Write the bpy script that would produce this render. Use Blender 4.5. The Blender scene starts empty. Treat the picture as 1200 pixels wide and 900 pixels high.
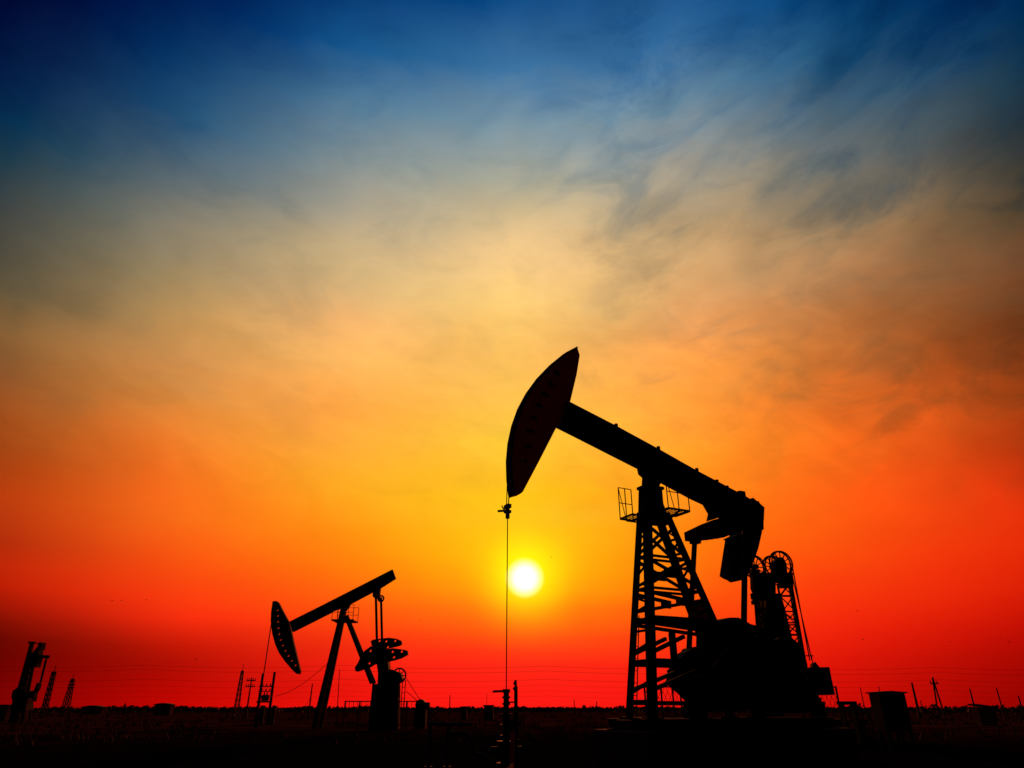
import bpy, bmesh, math, random
from mathutils import Vector, Matrix, Quaternion
from mathutils import noise as mnoise
random.seed(7)
sc = bpy.context.scene
col = sc.collection
R = math.radians

# ------------------------------------------------------------------ camera
EYE = 1.2
PITCH = math.atan(380 / 800.0)
cam_d = bpy.data.cameras.new('camera')
cam_d.sensor_fit = 'HORIZONTAL'
cam_d.sensor_width = 36.0
cam_d.lens = 24.0
cam_d.clip_start = 0.05
cam_d.clip_end = 20000
cam = bpy.data.objects.new('camera', cam_d)
cam.location = (0, 0, EYE)
cam.rotation_euler = (math.pi / 2 + PITCH, 0, 0)
col.objects.link(cam)
sc.camera = cam

# ------------------------------------------------------------------ view
sc.view_settings.view_transform = 'Standard'
sc.view_settings.look = 'None'
sc.view_settings.exposure = 0.0
sc.view_settings.gamma = 1.0
sc.view_settings.use_curve_mapping = False

# ------------------------------------------------------------------ sun
SUN_AZ, SUN_EL = R(1.05), R(9.55)
SUN_DIR = Vector((math.sin(SUN_AZ) * math.cos(SUN_EL), math.cos(SUN_AZ) * math.cos(SUN_EL), math.sin(SUN_EL)))
sl = bpy.data.lights.new('sun', 'SUN')
sl.energy = 2.0
sl.angle = R(0.5)
sl.color = (1.0, 0.16, 0.04)
so = bpy.data.objects.new('sun', sl)
so.rotation_euler = (-SUN_DIR).to_track_quat('-Z', 'Y').to_euler()
so.location = SUN_DIR * 50
col.objects.link(so)

# ------------------------------------------------------------------ sky (radiance by compass direction and height above the horizon)
SKY_AZ = [-48, -44, -40, -36, -32, -28, -24, -20, -16, -12, -8, -4, 0, 4, 8, 12, 16, 20, 24, 28, 32, 36, 40, 44, 48]
SKY_EL = [0, 1, 2, 3, 4, 5, 6, 7.2, 8.5, 10, 11.5, 13, 14.5, 16, 17.5, 19, 20.5, 22, 23.5, 25, 26.5, 28, 30, 32, 34, 36.5, 39, 42, 46, 50, 55]
SKY = [[(0.0146,0.0000,0.0015), (0.0154,0.0000,0.0012), (0.0115,0.0000,0.0000), (0.0023,0.0000,0.0000), (0.0000,0.0000,0.0000), (0.0023,0.0000,0.0000), (0.0348,0.0000,0.0000), (0.1638,0.0000,0.0000), (0.1946,0.0006,0.0000), (0.1202,0.0011,0.0005), (0.1666,0.0037,0.0014), (0.1929,0.0040,0.0005), (0.1095,0.0090,0.0013), (0.0833,0.0146,0.0030), (0.1016,0.0229,0.0050), (0.1018,0.0297,0.0108), (0.0776,0.0327,0.0172), (0.0755,0.0398,0.0192), (0.0874,0.0516,0.0199), (0.0480,0.0427,0.0230), (0.0198,0.0307,0.0275), (0.0117,0.0230,0.0298), (0.0139,0.0226,0.0315), (0.0054,0.0205,0.0384), (0.0000,0.0168,0.0485), (0.0000,0.0127,0.0596), (0.0000,0.0068,0.0500), (0.0000,0.0036,0.0359), (0.0000,0.0000,0.0193), (0.0000,0.0000,0.0155), (0.0000,0.0000,0.0425)],
[(0.0425,0.0000,0.0013), (0.0414,0.0000,0.0012), (0.0339,0.0000,0.0001), (0.0171,0.0000,0.0000), (0.0099,0.0000,0.0000), (0.0245,0.0000,0.0000), (0.0900,0.0001,0.0000), (0.2475,0.0025,0.0000), (0.2823,0.0043,0.0001), (0.2050,0.0059,0.0013), (0.2568,0.0113,0.0023), (0.2881,0.0135,0.0018), (0.2016,0.0207,0.0026), (0.1675,0.0287,0.0043), (0.1894,0.0406,0.0069), (0.1873,0.0511,0.0133), (0.1525,0.0566,0.0204), (0.1451,0.0659,0.0240), (0.1601,0.0816,0.0274), (0.1122,0.0746,0.0319), (0.0670,0.0608,0.0371), (0.0503,0.0529,0.0415), (0.0464,0.0508,0.0463), (0.0296,0.0475,0.0558), (0.0124,0.0416,0.0676), (0.0024,0.0330,0.0820), (0.0025,0.0216,0.0762), (0.0020,0.0131,0.0633), (0.0000,0.0039,0.0419), (0.0000,0.0002,0.0355), (0.0000,0.0000,0.0441)],
[(0.0934,0.0001,0.0011), (0.0893,0.0001,0.0009), (0.0755,0.0000,0.0001), (0.0530,0.0000,0.0000), (0.0461,0.0000,0.0000), (0.0840,0.0012,0.0000), (0.1872,0.0030,0.0000), (0.3638,0.0064,0.0000), (0.4003,0.0104,0.0010), (0.3246,0.0147,0.0022), (0.3781,0.0244,0.0031), (0.4101,0.0307,0.0031), (0.3306,0.0387,0.0040), (0.2903,0.0488,0.0060), (0.3126,0.0648,0.0093), (0.3053,0.0795,0.0161), (0.2593,0.0885,0.0238), (0.2441,0.1004,0.0294), (0.2580,0.1194,0.0363), (0.2089,0.1169,0.0428), (0.1500,0.1036,0.0484), (0.1246,0.0979,0.0554), (0.1034,0.0931,0.0645), (0.0790,0.0882,0.0771), (0.0513,0.0805,0.0906), (0.0214,0.0653,0.1080), (0.0129,0.0473,0.1084), (0.0048,0.0304,0.1004), (0.0000,0.0128,0.0742), (0.0000,0.0053,0.0618), (0.0000,0.0000,0.0256)],
[(0.1695,0.0004,0.0008), (0.1604,0.0004,0.0006), (0.1377,0.0002,0.0001), (0.1138,0.0004,0.0000), (0.1168,0.0014,0.0000), (0.1897,0.0036,0.0001), (0.3297,0.0067,0.0006), (0.5091,0.0126,0.0011), (0.5428,0.0199,0.0020), (0.4780,0.0284,0.0030), (0.5287,0.0438,0.0041), (0.5581,0.0566,0.0047), (0.4964,0.0636,0.0057), (0.4546,0.0754,0.0081), (0.4738,0.0956,0.0121), (0.4582,0.1156,0.0193), (0.4001,0.1289,0.0276), (0.3746,0.1438,0.0354), (0.3833,0.1656,0.0465), (0.3401,0.1699,0.0555), (0.2738,0.1599,0.0615), (0.2404,0.1595,0.0715), (0.1895,0.1514,0.0861), (0.1574,0.1439,0.1025), (0.1241,0.1348,0.1174), (0.0676,0.1106,0.1370), (0.0356,0.0856,0.1464), (0.0084,0.0561,0.1482), (0.0008,0.0282,0.1162), (0.0000,0.0117,0.0853), (0.0000,0.0000,0.0269)],
[(0.2734,0.0007,0.0005), (0.2565,0.0008,0.0004), (0.2224,0.0009,0.0001), (0.2019,0.0016,0.0001), (0.2271,0.0032,0.0003), (0.3480,0.0068,0.0010), (0.5210,0.0122,0.0018), (0.6824,0.0213,0.0024), (0.7073,0.0329,0.0030), (0.6650,0.0475,0.0039), (0.7074,0.0701,0.0053), (0.7311,0.0921,0.0066), (0.6954,0.0964,0.0079), (0.6614,0.1092,0.0105), (0.6719,0.1338,0.0152), (0.6467,0.1595,0.0229), (0.5755,0.1779,0.0316), (0.5365,0.1959,0.0418), (0.5354,0.2195,0.0575), (0.5034,0.2328,0.0701), (0.4404,0.2298,0.0762), (0.4001,0.2381,0.0898), (0.3088,0.2258,0.1100), (0.2635,0.2131,0.1307), (0.2296,0.2022,0.1460), (0.1429,0.1666,0.1656), (0.0748,0.1328,0.1817), (0.0213,0.0904,0.1889), (0.0066,0.0513,0.1535), (0.0000,0.0206,0.1120), (0.0000,0.0005,0.0437)],
[(0.4064,0.0010,0.0003), (0.3782,0.0011,0.0002), (0.3311,0.0017,0.0001), (0.3184,0.0028,0.0003), (0.3804,0.0054,0.0007), (0.5587,0.0111,0.0019), (0.7570,0.0196,0.0030), (0.8674,0.0327,0.0035), (0.8757,0.0490,0.0040), (0.8695,0.0718,0.0048), (0.8984,0.1027,0.0063), (0.9078,0.1352,0.0084), (0.8960,0.1377,0.0100), (0.8761,0.1518,0.0128), (0.8651,0.1806,0.0182), (0.8367,0.2104,0.0264), (0.7569,0.2320,0.0356), (0.6998,0.2491,0.0475), (0.6832,0.2722,0.0660), (0.6597,0.2932,0.0820), (0.6043,0.2982,0.0894), (0.5581,0.3088,0.1046), (0.4335,0.2868,0.1250), (0.3618,0.2672,0.1459), (0.3184,0.2561,0.1609), (0.2195,0.2173,0.1793), (0.1309,0.1771,0.1989), (0.0560,0.1332,0.2155), (0.0189,0.0833,0.1948), (0.0009,0.0357,0.1493), (0.0000,0.0053,0.0693)],
[(0.5543,0.0016,0.0004), (0.5179,0.0018,0.0002), (0.4656,0.0026,0.0004), (0.4589,0.0043,0.0008), (0.5629,0.0082,0.0013), (0.7528,0.0160,0.0026), (0.9604,0.0279,0.0040), (0.9802,0.0457,0.0040), (0.9686,0.0659,0.0043), (0.9823,0.0976,0.0047), (0.9932,0.1348,0.0061), (0.9813,0.1733,0.0080), (0.9706,0.1857,0.0102), (0.9529,0.2082,0.0135), (0.9350,0.2386,0.0195), (0.9003,0.2632,0.0283), (0.8390,0.2766,0.0382), (0.7918,0.2853,0.0499), (0.7751,0.3087,0.0679), (0.7551,0.3346,0.0857), (0.7119,0.3496,0.0981), (0.6717,0.3526,0.1126), (0.5587,0.3337,0.1333), (0.4634,0.3165,0.1557), (0.4134,0.3116,0.1735), (0.3153,0.2754,0.1932), (0.2058,0.2299,0.2183), (0.1086,0.1859,0.2462), (0.0387,0.1243,0.2425), (0.0035,0.0581,0.1961), (0.0000,0.0166,0.1116)],
[(0.6809,0.0030,0.0014), (0.6235,0.0032,0.0013), (0.6107,0.0043,0.0016), (0.6110,0.0065,0.0020), (0.6862,0.0118,0.0023), (0.8108,0.0210,0.0029), (0.9822,0.0355,0.0040), (0.9873,0.0598,0.0037), (0.9846,0.0856,0.0038), (0.9905,0.1252,0.0037), (0.9923,0.1671,0.0048), (0.9933,0.2093,0.0065), (0.9851,0.2389,0.0095), (0.9776,0.2769,0.0135), (0.9678,0.3074,0.0202), (0.9405,0.3207,0.0300), (0.9080,0.3248,0.0408), (0.8815,0.3229,0.0521), (0.8712,0.3473,0.0695), (0.8597,0.3797,0.0894), (0.8389,0.4087,0.1082), (0.8046,0.4054,0.1221), (0.7024,0.3850,0.1423), (0.5834,0.3719,0.1663), (0.5193,0.3715,0.1866), (0.4325,0.3422,0.2077), (0.3015,0.2912,0.2388), (0.1825,0.2483,0.2778), (0.0690,0.1768,0.2966), (0.0072,0.0872,0.2506), (0.0000,0.0233,0.1319)],
[(0.8003,0.0047,0.0025), (0.7110,0.0044,0.0023), (0.7098,0.0060,0.0026), (0.7678,0.0092,0.0031), (0.7772,0.0161,0.0030), (0.8727,0.0275,0.0033), (0.9799,0.0478,0.0037), (0.9931,0.0776,0.0034), (0.9963,0.1129,0.0032), (0.9977,0.1607,0.0030), (0.9982,0.2080,0.0038), (0.9989,0.2501,0.0052), (0.9956,0.3003,0.0088), (0.9941,0.3568,0.0134), (0.9923,0.3870,0.0209), (0.9841,0.3827,0.0317), (0.9764,0.3786,0.0434), (0.9700,0.3636,0.0543), (0.9689,0.3877,0.0711), (0.9681,0.4275,0.0932), (0.9680,0.4695,0.1176), (0.9376,0.4600,0.1310), (0.8532,0.4378,0.1507), (0.7125,0.4304,0.1763), (0.6287,0.4316,0.1991), (0.5503,0.4063,0.2204), (0.3944,0.3465,0.2530), (0.2464,0.2957,0.2950), (0.0937,0.2078,0.3200), (0.0121,0.1030,0.2735), (0.0000,0.0302,0.1503)],
[(0.8986,0.0065,0.0036), (0.8404,0.0061,0.0034), (0.8496,0.0081,0.0038), (0.9063,0.0122,0.0042), (0.8852,0.0213,0.0038), (0.9526,0.0345,0.0038), (0.9866,0.0630,0.0034), (0.9980,0.0966,0.0031), (0.9997,0.1523,0.0024), (0.9998,0.2085,0.0022), (0.9999,0.2658,0.0030), (0.9999,0.3132,0.0044), (0.9994,0.3716,0.0088), (1.0000,0.4280,0.0131), (1.0000,0.4437,0.0201), (0.9985,0.4311,0.0309), (0.9972,0.4313,0.0429), (0.9937,0.4118,0.0540), (0.9905,0.4246,0.0707), (0.9882,0.4563,0.0919), (0.9872,0.4904,0.1139), (0.9583,0.4802,0.1267), (0.8896,0.4705,0.1488), (0.7742,0.4762,0.1804), (0.7026,0.4729,0.2068), (0.6114,0.4375,0.2256), (0.4449,0.3751,0.2528), (0.2787,0.3163,0.2937), (0.1154,0.2296,0.3317), (0.0186,0.1195,0.2956), (0.0000,0.0396,0.1724)],
[(0.9501,0.0078,0.0044), (0.9626,0.0082,0.0047), (0.9646,0.0105,0.0050), (0.9710,0.0147,0.0051), (0.9727,0.0269,0.0045), (0.9913,0.0469,0.0039), (0.9956,0.0849,0.0031), (0.9996,0.1318,0.0027), (1.0000,0.2158,0.0017), (1.0000,0.2880,0.0016), (1.0000,0.3600,0.0023), (1.0000,0.4033,0.0042), (0.9999,0.4453,0.0091), (0.9998,0.4792,0.0115), (0.9971,0.4718,0.0181), (0.9957,0.4705,0.0285), (0.9947,0.4842,0.0408), (0.9910,0.4652,0.0528), (0.9869,0.4610,0.0698), (0.9843,0.4810,0.0896), (0.9828,0.5021,0.1076), (0.9626,0.4957,0.1206), (0.9151,0.5014,0.1459), (0.8410,0.5253,0.1851), (0.7837,0.5172,0.2150), (0.6807,0.4727,0.2313), (0.5044,0.4081,0.2537), (0.3182,0.3412,0.2946), (0.1408,0.2539,0.3447), (0.0264,0.1374,0.3194), (0.0004,0.0488,0.1938)],
[(0.9699,0.0087,0.0052), (0.9923,0.0091,0.0055), (0.9934,0.0120,0.0057), (0.9921,0.0164,0.0057), (0.9964,0.0295,0.0049), (0.9988,0.0610,0.0036), (0.9991,0.1068,0.0028), (0.9999,0.1746,0.0022), (1.0000,0.2815,0.0011), (1.0000,0.3750,0.0012), (1.0000,0.4603,0.0018), (1.0000,0.4928,0.0039), (1.0000,0.5100,0.0088), (0.9995,0.5234,0.0091), (0.9956,0.5054,0.0165), (0.9935,0.5093,0.0263), (0.9930,0.5411,0.0387), (0.9901,0.5215,0.0517), (0.9855,0.5001,0.0690), (0.9828,0.5080,0.0875), (0.9799,0.5168,0.1021), (0.9690,0.5130,0.1149), (0.9450,0.5348,0.1433), (0.9149,0.5786,0.1905), (0.8708,0.5641,0.2234), (0.7562,0.5101,0.2378), (0.5689,0.4431,0.2548), (0.3616,0.3676,0.2952), (0.1686,0.2791,0.3577), (0.0363,0.1571,0.3442), (0.0017,0.0579,0.2152)],
[(0.9764,0.0093,0.0057), (0.9960,0.0097,0.0060), (0.9987,0.0122,0.0059), (0.9986,0.0171,0.0059), (0.9996,0.0330,0.0050), (0.9999,0.0707,0.0035), (0.9999,0.1220,0.0026), (1.0000,0.2015,0.0018), (1.0000,0.3251,0.0009), (1.0000,0.4311,0.0010), (1.0000,0.5115,0.0019), (1.0000,0.5337,0.0043), (1.0000,0.5392,0.0093), (0.9992,0.5509,0.0073), (0.9947,0.5248,0.0151), (0.9915,0.5389,0.0242), (0.9913,0.5931,0.0369), (0.9892,0.5733,0.0505), (0.9843,0.5358,0.0678), (0.9814,0.5307,0.0852), (0.9766,0.5294,0.0971), (0.9726,0.5259,0.1094), (0.9741,0.5661,0.1410), (0.9823,0.6285,0.1945), (0.9559,0.6092,0.2309), (0.8318,0.5465,0.2442), (0.6349,0.4781,0.2561), (0.4069,0.3943,0.2953), (0.1981,0.3045,0.3703), (0.0485,0.1785,0.3691), (0.0030,0.0678,0.2376)],
[(0.9682,0.0093,0.0058), (0.9894,0.0101,0.0061), (0.9938,0.0120,0.0058), (0.9952,0.0174,0.0057), (0.9983,0.0389,0.0051), (0.9997,0.0759,0.0037), (0.9999,0.1303,0.0025), (1.0000,0.2014,0.0016), (1.0000,0.3344,0.0010), (1.0000,0.4345,0.0011), (1.0000,0.4884,0.0023), (1.0000,0.5051,0.0052), (1.0000,0.5175,0.0123), (0.9994,0.4771,0.0074), (0.9955,0.4660,0.0147), (0.9934,0.4843,0.0237), (0.9930,0.5205,0.0355), (0.9905,0.5100,0.0471), (0.9869,0.4876,0.0624), (0.9837,0.4862,0.0791), (0.9726,0.4861,0.0926), (0.9500,0.4804,0.1054), (0.9260,0.5131,0.1360), (0.9116,0.5630,0.1824), (0.8896,0.5574,0.2159), (0.7640,0.5012,0.2282), (0.5810,0.4410,0.2447), (0.3760,0.3684,0.2880), (0.1817,0.2886,0.3607), (0.0434,0.1682,0.3579), (0.0036,0.0677,0.2344)],
[(0.9388,0.0083,0.0051), (0.9549,0.0092,0.0054), (0.9722,0.0116,0.0052), (0.9799,0.0171,0.0051), (0.9889,0.0379,0.0048), (0.9972,0.0618,0.0039), (0.9984,0.1086,0.0026), (0.9997,0.1528,0.0019), (0.9999,0.2666,0.0014), (0.9999,0.3394,0.0014), (1.0000,0.3757,0.0026), (1.0000,0.4020,0.0051), (1.0000,0.4233,0.0125), (0.9998,0.3957,0.0081), (0.9967,0.3968,0.0144), (0.9956,0.4272,0.0234), (0.9947,0.4443,0.0342), (0.9916,0.4416,0.0437), (0.9895,0.4355,0.0570), (0.9862,0.4393,0.0731), (0.9700,0.4417,0.0880), (0.9249,0.4341,0.1016), (0.8728,0.4580,0.1307), (0.8360,0.4963,0.1692), (0.8182,0.5037,0.2003), (0.6939,0.4555,0.2122), (0.5270,0.4041,0.2337), (0.3456,0.3428,0.2808), (0.1647,0.2722,0.3508), (0.0391,0.1586,0.3466), (0.0041,0.0676,0.2313)],
[(0.8900,0.0069,0.0043), (0.8859,0.0079,0.0042), (0.9217,0.0102,0.0042), (0.9500,0.0158,0.0043), (0.9660,0.0285,0.0042), (0.9876,0.0432,0.0038), (0.9930,0.0737,0.0029), (0.9976,0.1031,0.0024), (0.9992,0.1721,0.0020), (0.9994,0.2245,0.0019), (0.9998,0.2604,0.0028), (1.0000,0.2875,0.0042), (0.9999,0.3204,0.0096), (1.0000,0.3254,0.0092), (0.9992,0.3410,0.0140), (0.9987,0.3744,0.0232), (0.9973,0.3755,0.0328), (0.9945,0.3782,0.0408), (0.9966,0.3878,0.0519), (0.9927,0.3965,0.0674), (0.9713,0.4005,0.0835), (0.9042,0.3915,0.0981), (0.8188,0.4055,0.1252), (0.7658,0.4352,0.1568), (0.7515,0.4532,0.1856), (0.6283,0.4130,0.1974), (0.4773,0.3697,0.2235), (0.3177,0.3190,0.2738), (0.1482,0.2564,0.3413), (0.0361,0.1506,0.3360), (0.0046,0.0688,0.2327)],
[(0.8163,0.0054,0.0034), (0.8111,0.0066,0.0033), (0.8458,0.0083,0.0033), (0.9014,0.0132,0.0035), (0.9298,0.0208,0.0035), (0.9649,0.0310,0.0035), (0.9818,0.0482,0.0031), (0.9911,0.0715,0.0028), (0.9956,0.1065,0.0026), (0.9962,0.1485,0.0024), (0.9991,0.1750,0.0031), (0.9995,0.1981,0.0036), (0.9992,0.2392,0.0077), (1.0000,0.2527,0.0087), (1.0000,0.2866,0.0139), (0.9950,0.3179,0.0221), (0.9870,0.3111,0.0305), (0.9841,0.3183,0.0375), (0.9886,0.3400,0.0469), (0.9890,0.3540,0.0619), (0.9698,0.3612,0.0792), (0.8891,0.3523,0.0950), (0.7707,0.3570,0.1203), (0.7038,0.3788,0.1461), (0.6941,0.4076,0.1726), (0.5749,0.3765,0.1838), (0.4372,0.3405,0.2145), (0.2965,0.2993,0.2687), (0.1351,0.2432,0.3334), (0.0330,0.1427,0.3260), (0.0047,0.0738,0.2463)],
[(0.7080,0.0040,0.0024), (0.7336,0.0052,0.0025), (0.7667,0.0069,0.0025), (0.8242,0.0096,0.0026), (0.8768,0.0150,0.0029), (0.9271,0.0222,0.0031), (0.9592,0.0325,0.0032), (0.9771,0.0491,0.0030), (0.9841,0.0707,0.0030), (0.9858,0.1031,0.0028), (0.9925,0.1256,0.0036), (0.9910,0.1468,0.0040), (0.9975,0.1739,0.0065), (0.9928,0.1955,0.0085), (0.9824,0.2262,0.0127), (0.9583,0.2494,0.0181), (0.9194,0.2453,0.0248), (0.8954,0.2547,0.0315), (0.8643,0.2719,0.0400), (0.8362,0.2828,0.0525), (0.8118,0.2914,0.0670), (0.7587,0.2944,0.0823), (0.6697,0.3078,0.1083), (0.6121,0.3263,0.1312), (0.6002,0.3520,0.1539), (0.4791,0.3227,0.1670), (0.3639,0.2946,0.1990), (0.2519,0.2663,0.2551), (0.1172,0.2248,0.3214), (0.0315,0.1379,0.3204), (0.0051,0.0759,0.2504)],
[(0.5851,0.0029,0.0015), (0.6238,0.0038,0.0016), (0.6601,0.0051,0.0017), (0.7170,0.0069,0.0018), (0.7930,0.0109,0.0022), (0.8628,0.0162,0.0026), (0.9104,0.0239,0.0028), (0.9468,0.0363,0.0030), (0.9609,0.0506,0.0031), (0.9690,0.0751,0.0031), (0.9627,0.0945,0.0038), (0.9616,0.1132,0.0043), (0.9794,0.1288,0.0063), (0.9607,0.1490,0.0080), (0.9456,0.1711,0.0106), (0.9153,0.1897,0.0145), (0.8481,0.1877,0.0195), (0.8029,0.1985,0.0259), (0.7342,0.2099,0.0333), (0.6803,0.2178,0.0432), (0.6522,0.2272,0.0549), (0.6228,0.2395,0.0698), (0.5660,0.2610,0.0955), (0.5203,0.2775,0.1155), (0.5000,0.2963,0.1346), (0.3739,0.2648,0.1490), (0.2762,0.2408,0.1794), (0.1798,0.2161,0.2294), (0.0729,0.1758,0.2839), (0.0176,0.1074,0.2759), (0.0047,0.0738,0.2445)],
[(0.4662,0.0021,0.0008), (0.5040,0.0028,0.0009), (0.5415,0.0036,0.0010), (0.6000,0.0049,0.0012), (0.6878,0.0078,0.0016), (0.7716,0.0120,0.0019), (0.8351,0.0181,0.0023), (0.8937,0.0278,0.0026), (0.9189,0.0379,0.0029), (0.9439,0.0555,0.0033), (0.9204,0.0693,0.0037), (0.9368,0.0852,0.0045), (0.9317,0.0940,0.0058), (0.8972,0.1087,0.0069), (0.8858,0.1248,0.0087), (0.8732,0.1395,0.0114), (0.7719,0.1387,0.0149), (0.7057,0.1497,0.0209), (0.6123,0.1564,0.0272), (0.5429,0.1627,0.0348), (0.5141,0.1731,0.0441), (0.5018,0.1912,0.0584), (0.4736,0.2193,0.0841), (0.4386,0.2337,0.1012), (0.4065,0.2449,0.1168), (0.2838,0.2134,0.1321), (0.2035,0.1942,0.1611), (0.1213,0.1718,0.2052), (0.0409,0.1334,0.2472), (0.0078,0.0800,0.2324), (0.0000,0.0471,0.1871)],
[(0.3576,0.0012,0.0002), (0.3914,0.0018,0.0003), (0.4278,0.0024,0.0004), (0.4858,0.0034,0.0006), (0.5739,0.0051,0.0010), (0.6630,0.0083,0.0013), (0.7397,0.0132,0.0017), (0.8159,0.0207,0.0021), (0.8524,0.0282,0.0024), (0.8885,0.0399,0.0029), (0.8717,0.0496,0.0034), (0.8969,0.0617,0.0043), (0.8411,0.0664,0.0050), (0.7747,0.0740,0.0055), (0.7399,0.0862,0.0069), (0.7306,0.0999,0.0092), (0.5958,0.0977,0.0114), (0.5037,0.1005,0.0152), (0.4293,0.1030,0.0193), (0.3931,0.1122,0.0254), (0.3843,0.1269,0.0343), (0.3857,0.1484,0.0485), (0.3737,0.1761,0.0713), (0.3552,0.1910,0.0856), (0.3192,0.1970,0.0998), (0.2083,0.1685,0.1165), (0.1447,0.1543,0.1450), (0.0758,0.1338,0.1832), (0.0188,0.0985,0.2152), (0.0025,0.0578,0.1920), (0.0000,0.0306,0.1470)],
[(0.2604,0.0003,0.0000), (0.2896,0.0009,0.0000), (0.3236,0.0011,0.0000), (0.3784,0.0021,0.0002), (0.4553,0.0027,0.0005), (0.5408,0.0050,0.0008), (0.6301,0.0089,0.0011), (0.7144,0.0144,0.0015), (0.7634,0.0201,0.0016), (0.8074,0.0278,0.0022), (0.8115,0.0351,0.0029), (0.7788,0.0412,0.0036), (0.6683,0.0431,0.0039), (0.5635,0.0456,0.0041), (0.5332,0.0553,0.0052), (0.5328,0.0686,0.0070), (0.4032,0.0648,0.0083), (0.3044,0.0607,0.0102), (0.2556,0.0606,0.0122), (0.2559,0.0722,0.0174), (0.2670,0.0901,0.0265), (0.2680,0.1087,0.0391), (0.2618,0.1269,0.0533), (0.2500,0.1413,0.0649), (0.2071,0.1386,0.0777), (0.1311,0.1175,0.0937), (0.0946,0.1171,0.1250), (0.0408,0.0986,0.1596), (0.0064,0.0684,0.1807), (0.0000,0.0414,0.1552), (0.0000,0.0186,0.1145)],
[(0.1768,0.0000,0.0000), (0.2010,0.0000,0.0000), (0.2315,0.0000,0.0000), (0.2806,0.0009,0.0000), (0.3385,0.0003,0.0002), (0.4128,0.0023,0.0004), (0.5150,0.0051,0.0007), (0.5968,0.0091,0.0009), (0.6609,0.0129,0.0007), (0.7070,0.0180,0.0014), (0.7386,0.0243,0.0023), (0.5835,0.0234,0.0028), (0.4293,0.0235,0.0028), (0.3251,0.0243,0.0029), (0.3256,0.0323,0.0036), (0.3471,0.0440,0.0048), (0.2447,0.0397,0.0056), (0.1639,0.0338,0.0066), (0.1392,0.0334,0.0076), (0.1594,0.0458,0.0124), (0.1816,0.0637,0.0213), (0.1796,0.0752,0.0298), (0.1723,0.0845,0.0357), (0.1542,0.0944,0.0461), (0.1100,0.0852,0.0559), (0.0674,0.0728,0.0701), (0.0511,0.0815,0.1024), (0.0175,0.0664,0.1326), (0.0015,0.0411,0.1348), (0.0000,0.0259,0.1158), (0.0000,0.0121,0.0992)],
[(0.1096,0.0000,0.0000), (0.1290,0.0000,0.0000), (0.1550,0.0000,0.0000), (0.1965,0.0000,0.0000), (0.2349,0.0000,0.0000), (0.2940,0.0000,0.0002), (0.4064,0.0023,0.0002), (0.4776,0.0049,0.0003), (0.5581,0.0073,0.0000), (0.5981,0.0104,0.0004), (0.6539,0.0159,0.0015), (0.3720,0.0101,0.0022), (0.2121,0.0096,0.0018), (0.1434,0.0103,0.0017), (0.1622,0.0162,0.0022), (0.1947,0.0255,0.0028), (0.1265,0.0219,0.0033), (0.0758,0.0170,0.0041), (0.0690,0.0174,0.0048), (0.0967,0.0296,0.0098), (0.1230,0.0452,0.0181), (0.1191,0.0485,0.0210), (0.1054,0.0508,0.0209), (0.0777,0.0541,0.0303), (0.0423,0.0430,0.0366), (0.0232,0.0381,0.0485), (0.0181,0.0489,0.0790), (0.0053,0.0406,0.1058), (0.0000,0.0216,0.0948), (0.0000,0.0117,0.0711), (0.0000,0.0104,0.1161)],
[(0.0606,0.0000,0.0000), (0.0773,0.0000,0.0000), (0.0967,0.0000,0.0000), (0.1299,0.0000,0.0000), (0.1529,0.0000,0.0000), (0.1968,0.0000,0.0000), (0.3137,0.0000,0.0000), (0.3708,0.0020,0.0000), (0.4659,0.0033,0.0000), (0.4947,0.0051,0.0000), (0.5650,0.0094,0.0007), (0.2011,0.0025,0.0016), (0.0720,0.0021,0.0007), (0.0402,0.0026,0.0006), (0.0590,0.0062,0.0008), (0.0877,0.0126,0.0009), (0.0497,0.0101,0.0014), (0.0263,0.0072,0.0023), (0.0285,0.0081,0.0030), (0.0556,0.0192,0.0085), (0.0810,0.0312,0.0156), (0.0764,0.0280,0.0131), (0.0568,0.0259,0.0100), (0.0261,0.0236,0.0178), (0.0071,0.0150,0.0209), (0.0020,0.0144,0.0297), (0.0013,0.0226,0.0560), (0.0000,0.0218,0.0806), (0.0000,0.0095,0.0631), (0.0000,0.0038,0.0404), (0.0000,0.0067,0.1303)]]


world = bpy.data.worlds.new('World')
sc.world = world
world.use_nodes = True
nt = world.node_tree
nt.nodes.clear()
NN = nt.nodes.new
LK = nt.links.new


def M(op, a, b=None, c=None, clamp=False):
    n = NN('ShaderNodeMath'); n.operation = op; n.use_clamp = clamp
    for i, v in enumerate((a, b, c)):
        if v is None: continue
        if isinstance(v, (int, float)): n.inputs[i].default_value = v
        else: LK(v, n.inputs[i])
    return n.outputs[0]


def VM(op, a, b=None):
    n = NN('ShaderNodeVectorMath'); n.operation = op
    for i, v in enumerate((a, b)):
        if v is None: continue
        if isinstance(v, (tuple, list, Vector)): n.inputs[i].default_value = v
        else: LK(v, n.inputs[i])
    return n.outputs['Value'] if op in ('DOT_PRODUCT', 'LENGTH') else n.outputs[0]


def MR(v, a, b, c, d, smooth=True):
    n = NN('ShaderNodeMapRange'); n.interpolation_type = 'SMOOTHSTEP' if smooth else 'LINEAR'
    LK(v, n.inputs[0])
    for i, q in enumerate((a, b, c, d)): n.inputs[i + 1].default_value = q
    return n.outputs[0]


def MIXC(f, a, b, kind='MIX'):
    n = NN('ShaderNodeMix'); n.data_type = 'RGBA'; n.blend_type = kind; n.clamp_factor = True
    for s, v in ((n.inputs[0], f), (n.inputs[6], a), (n.inputs[7], b)):
        if isinstance(v, (int, float)): s.default_value = v
        elif isinstance(v, tuple): s.default_value = v
        else: LK(v, s)
    return n.outputs[2]


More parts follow.
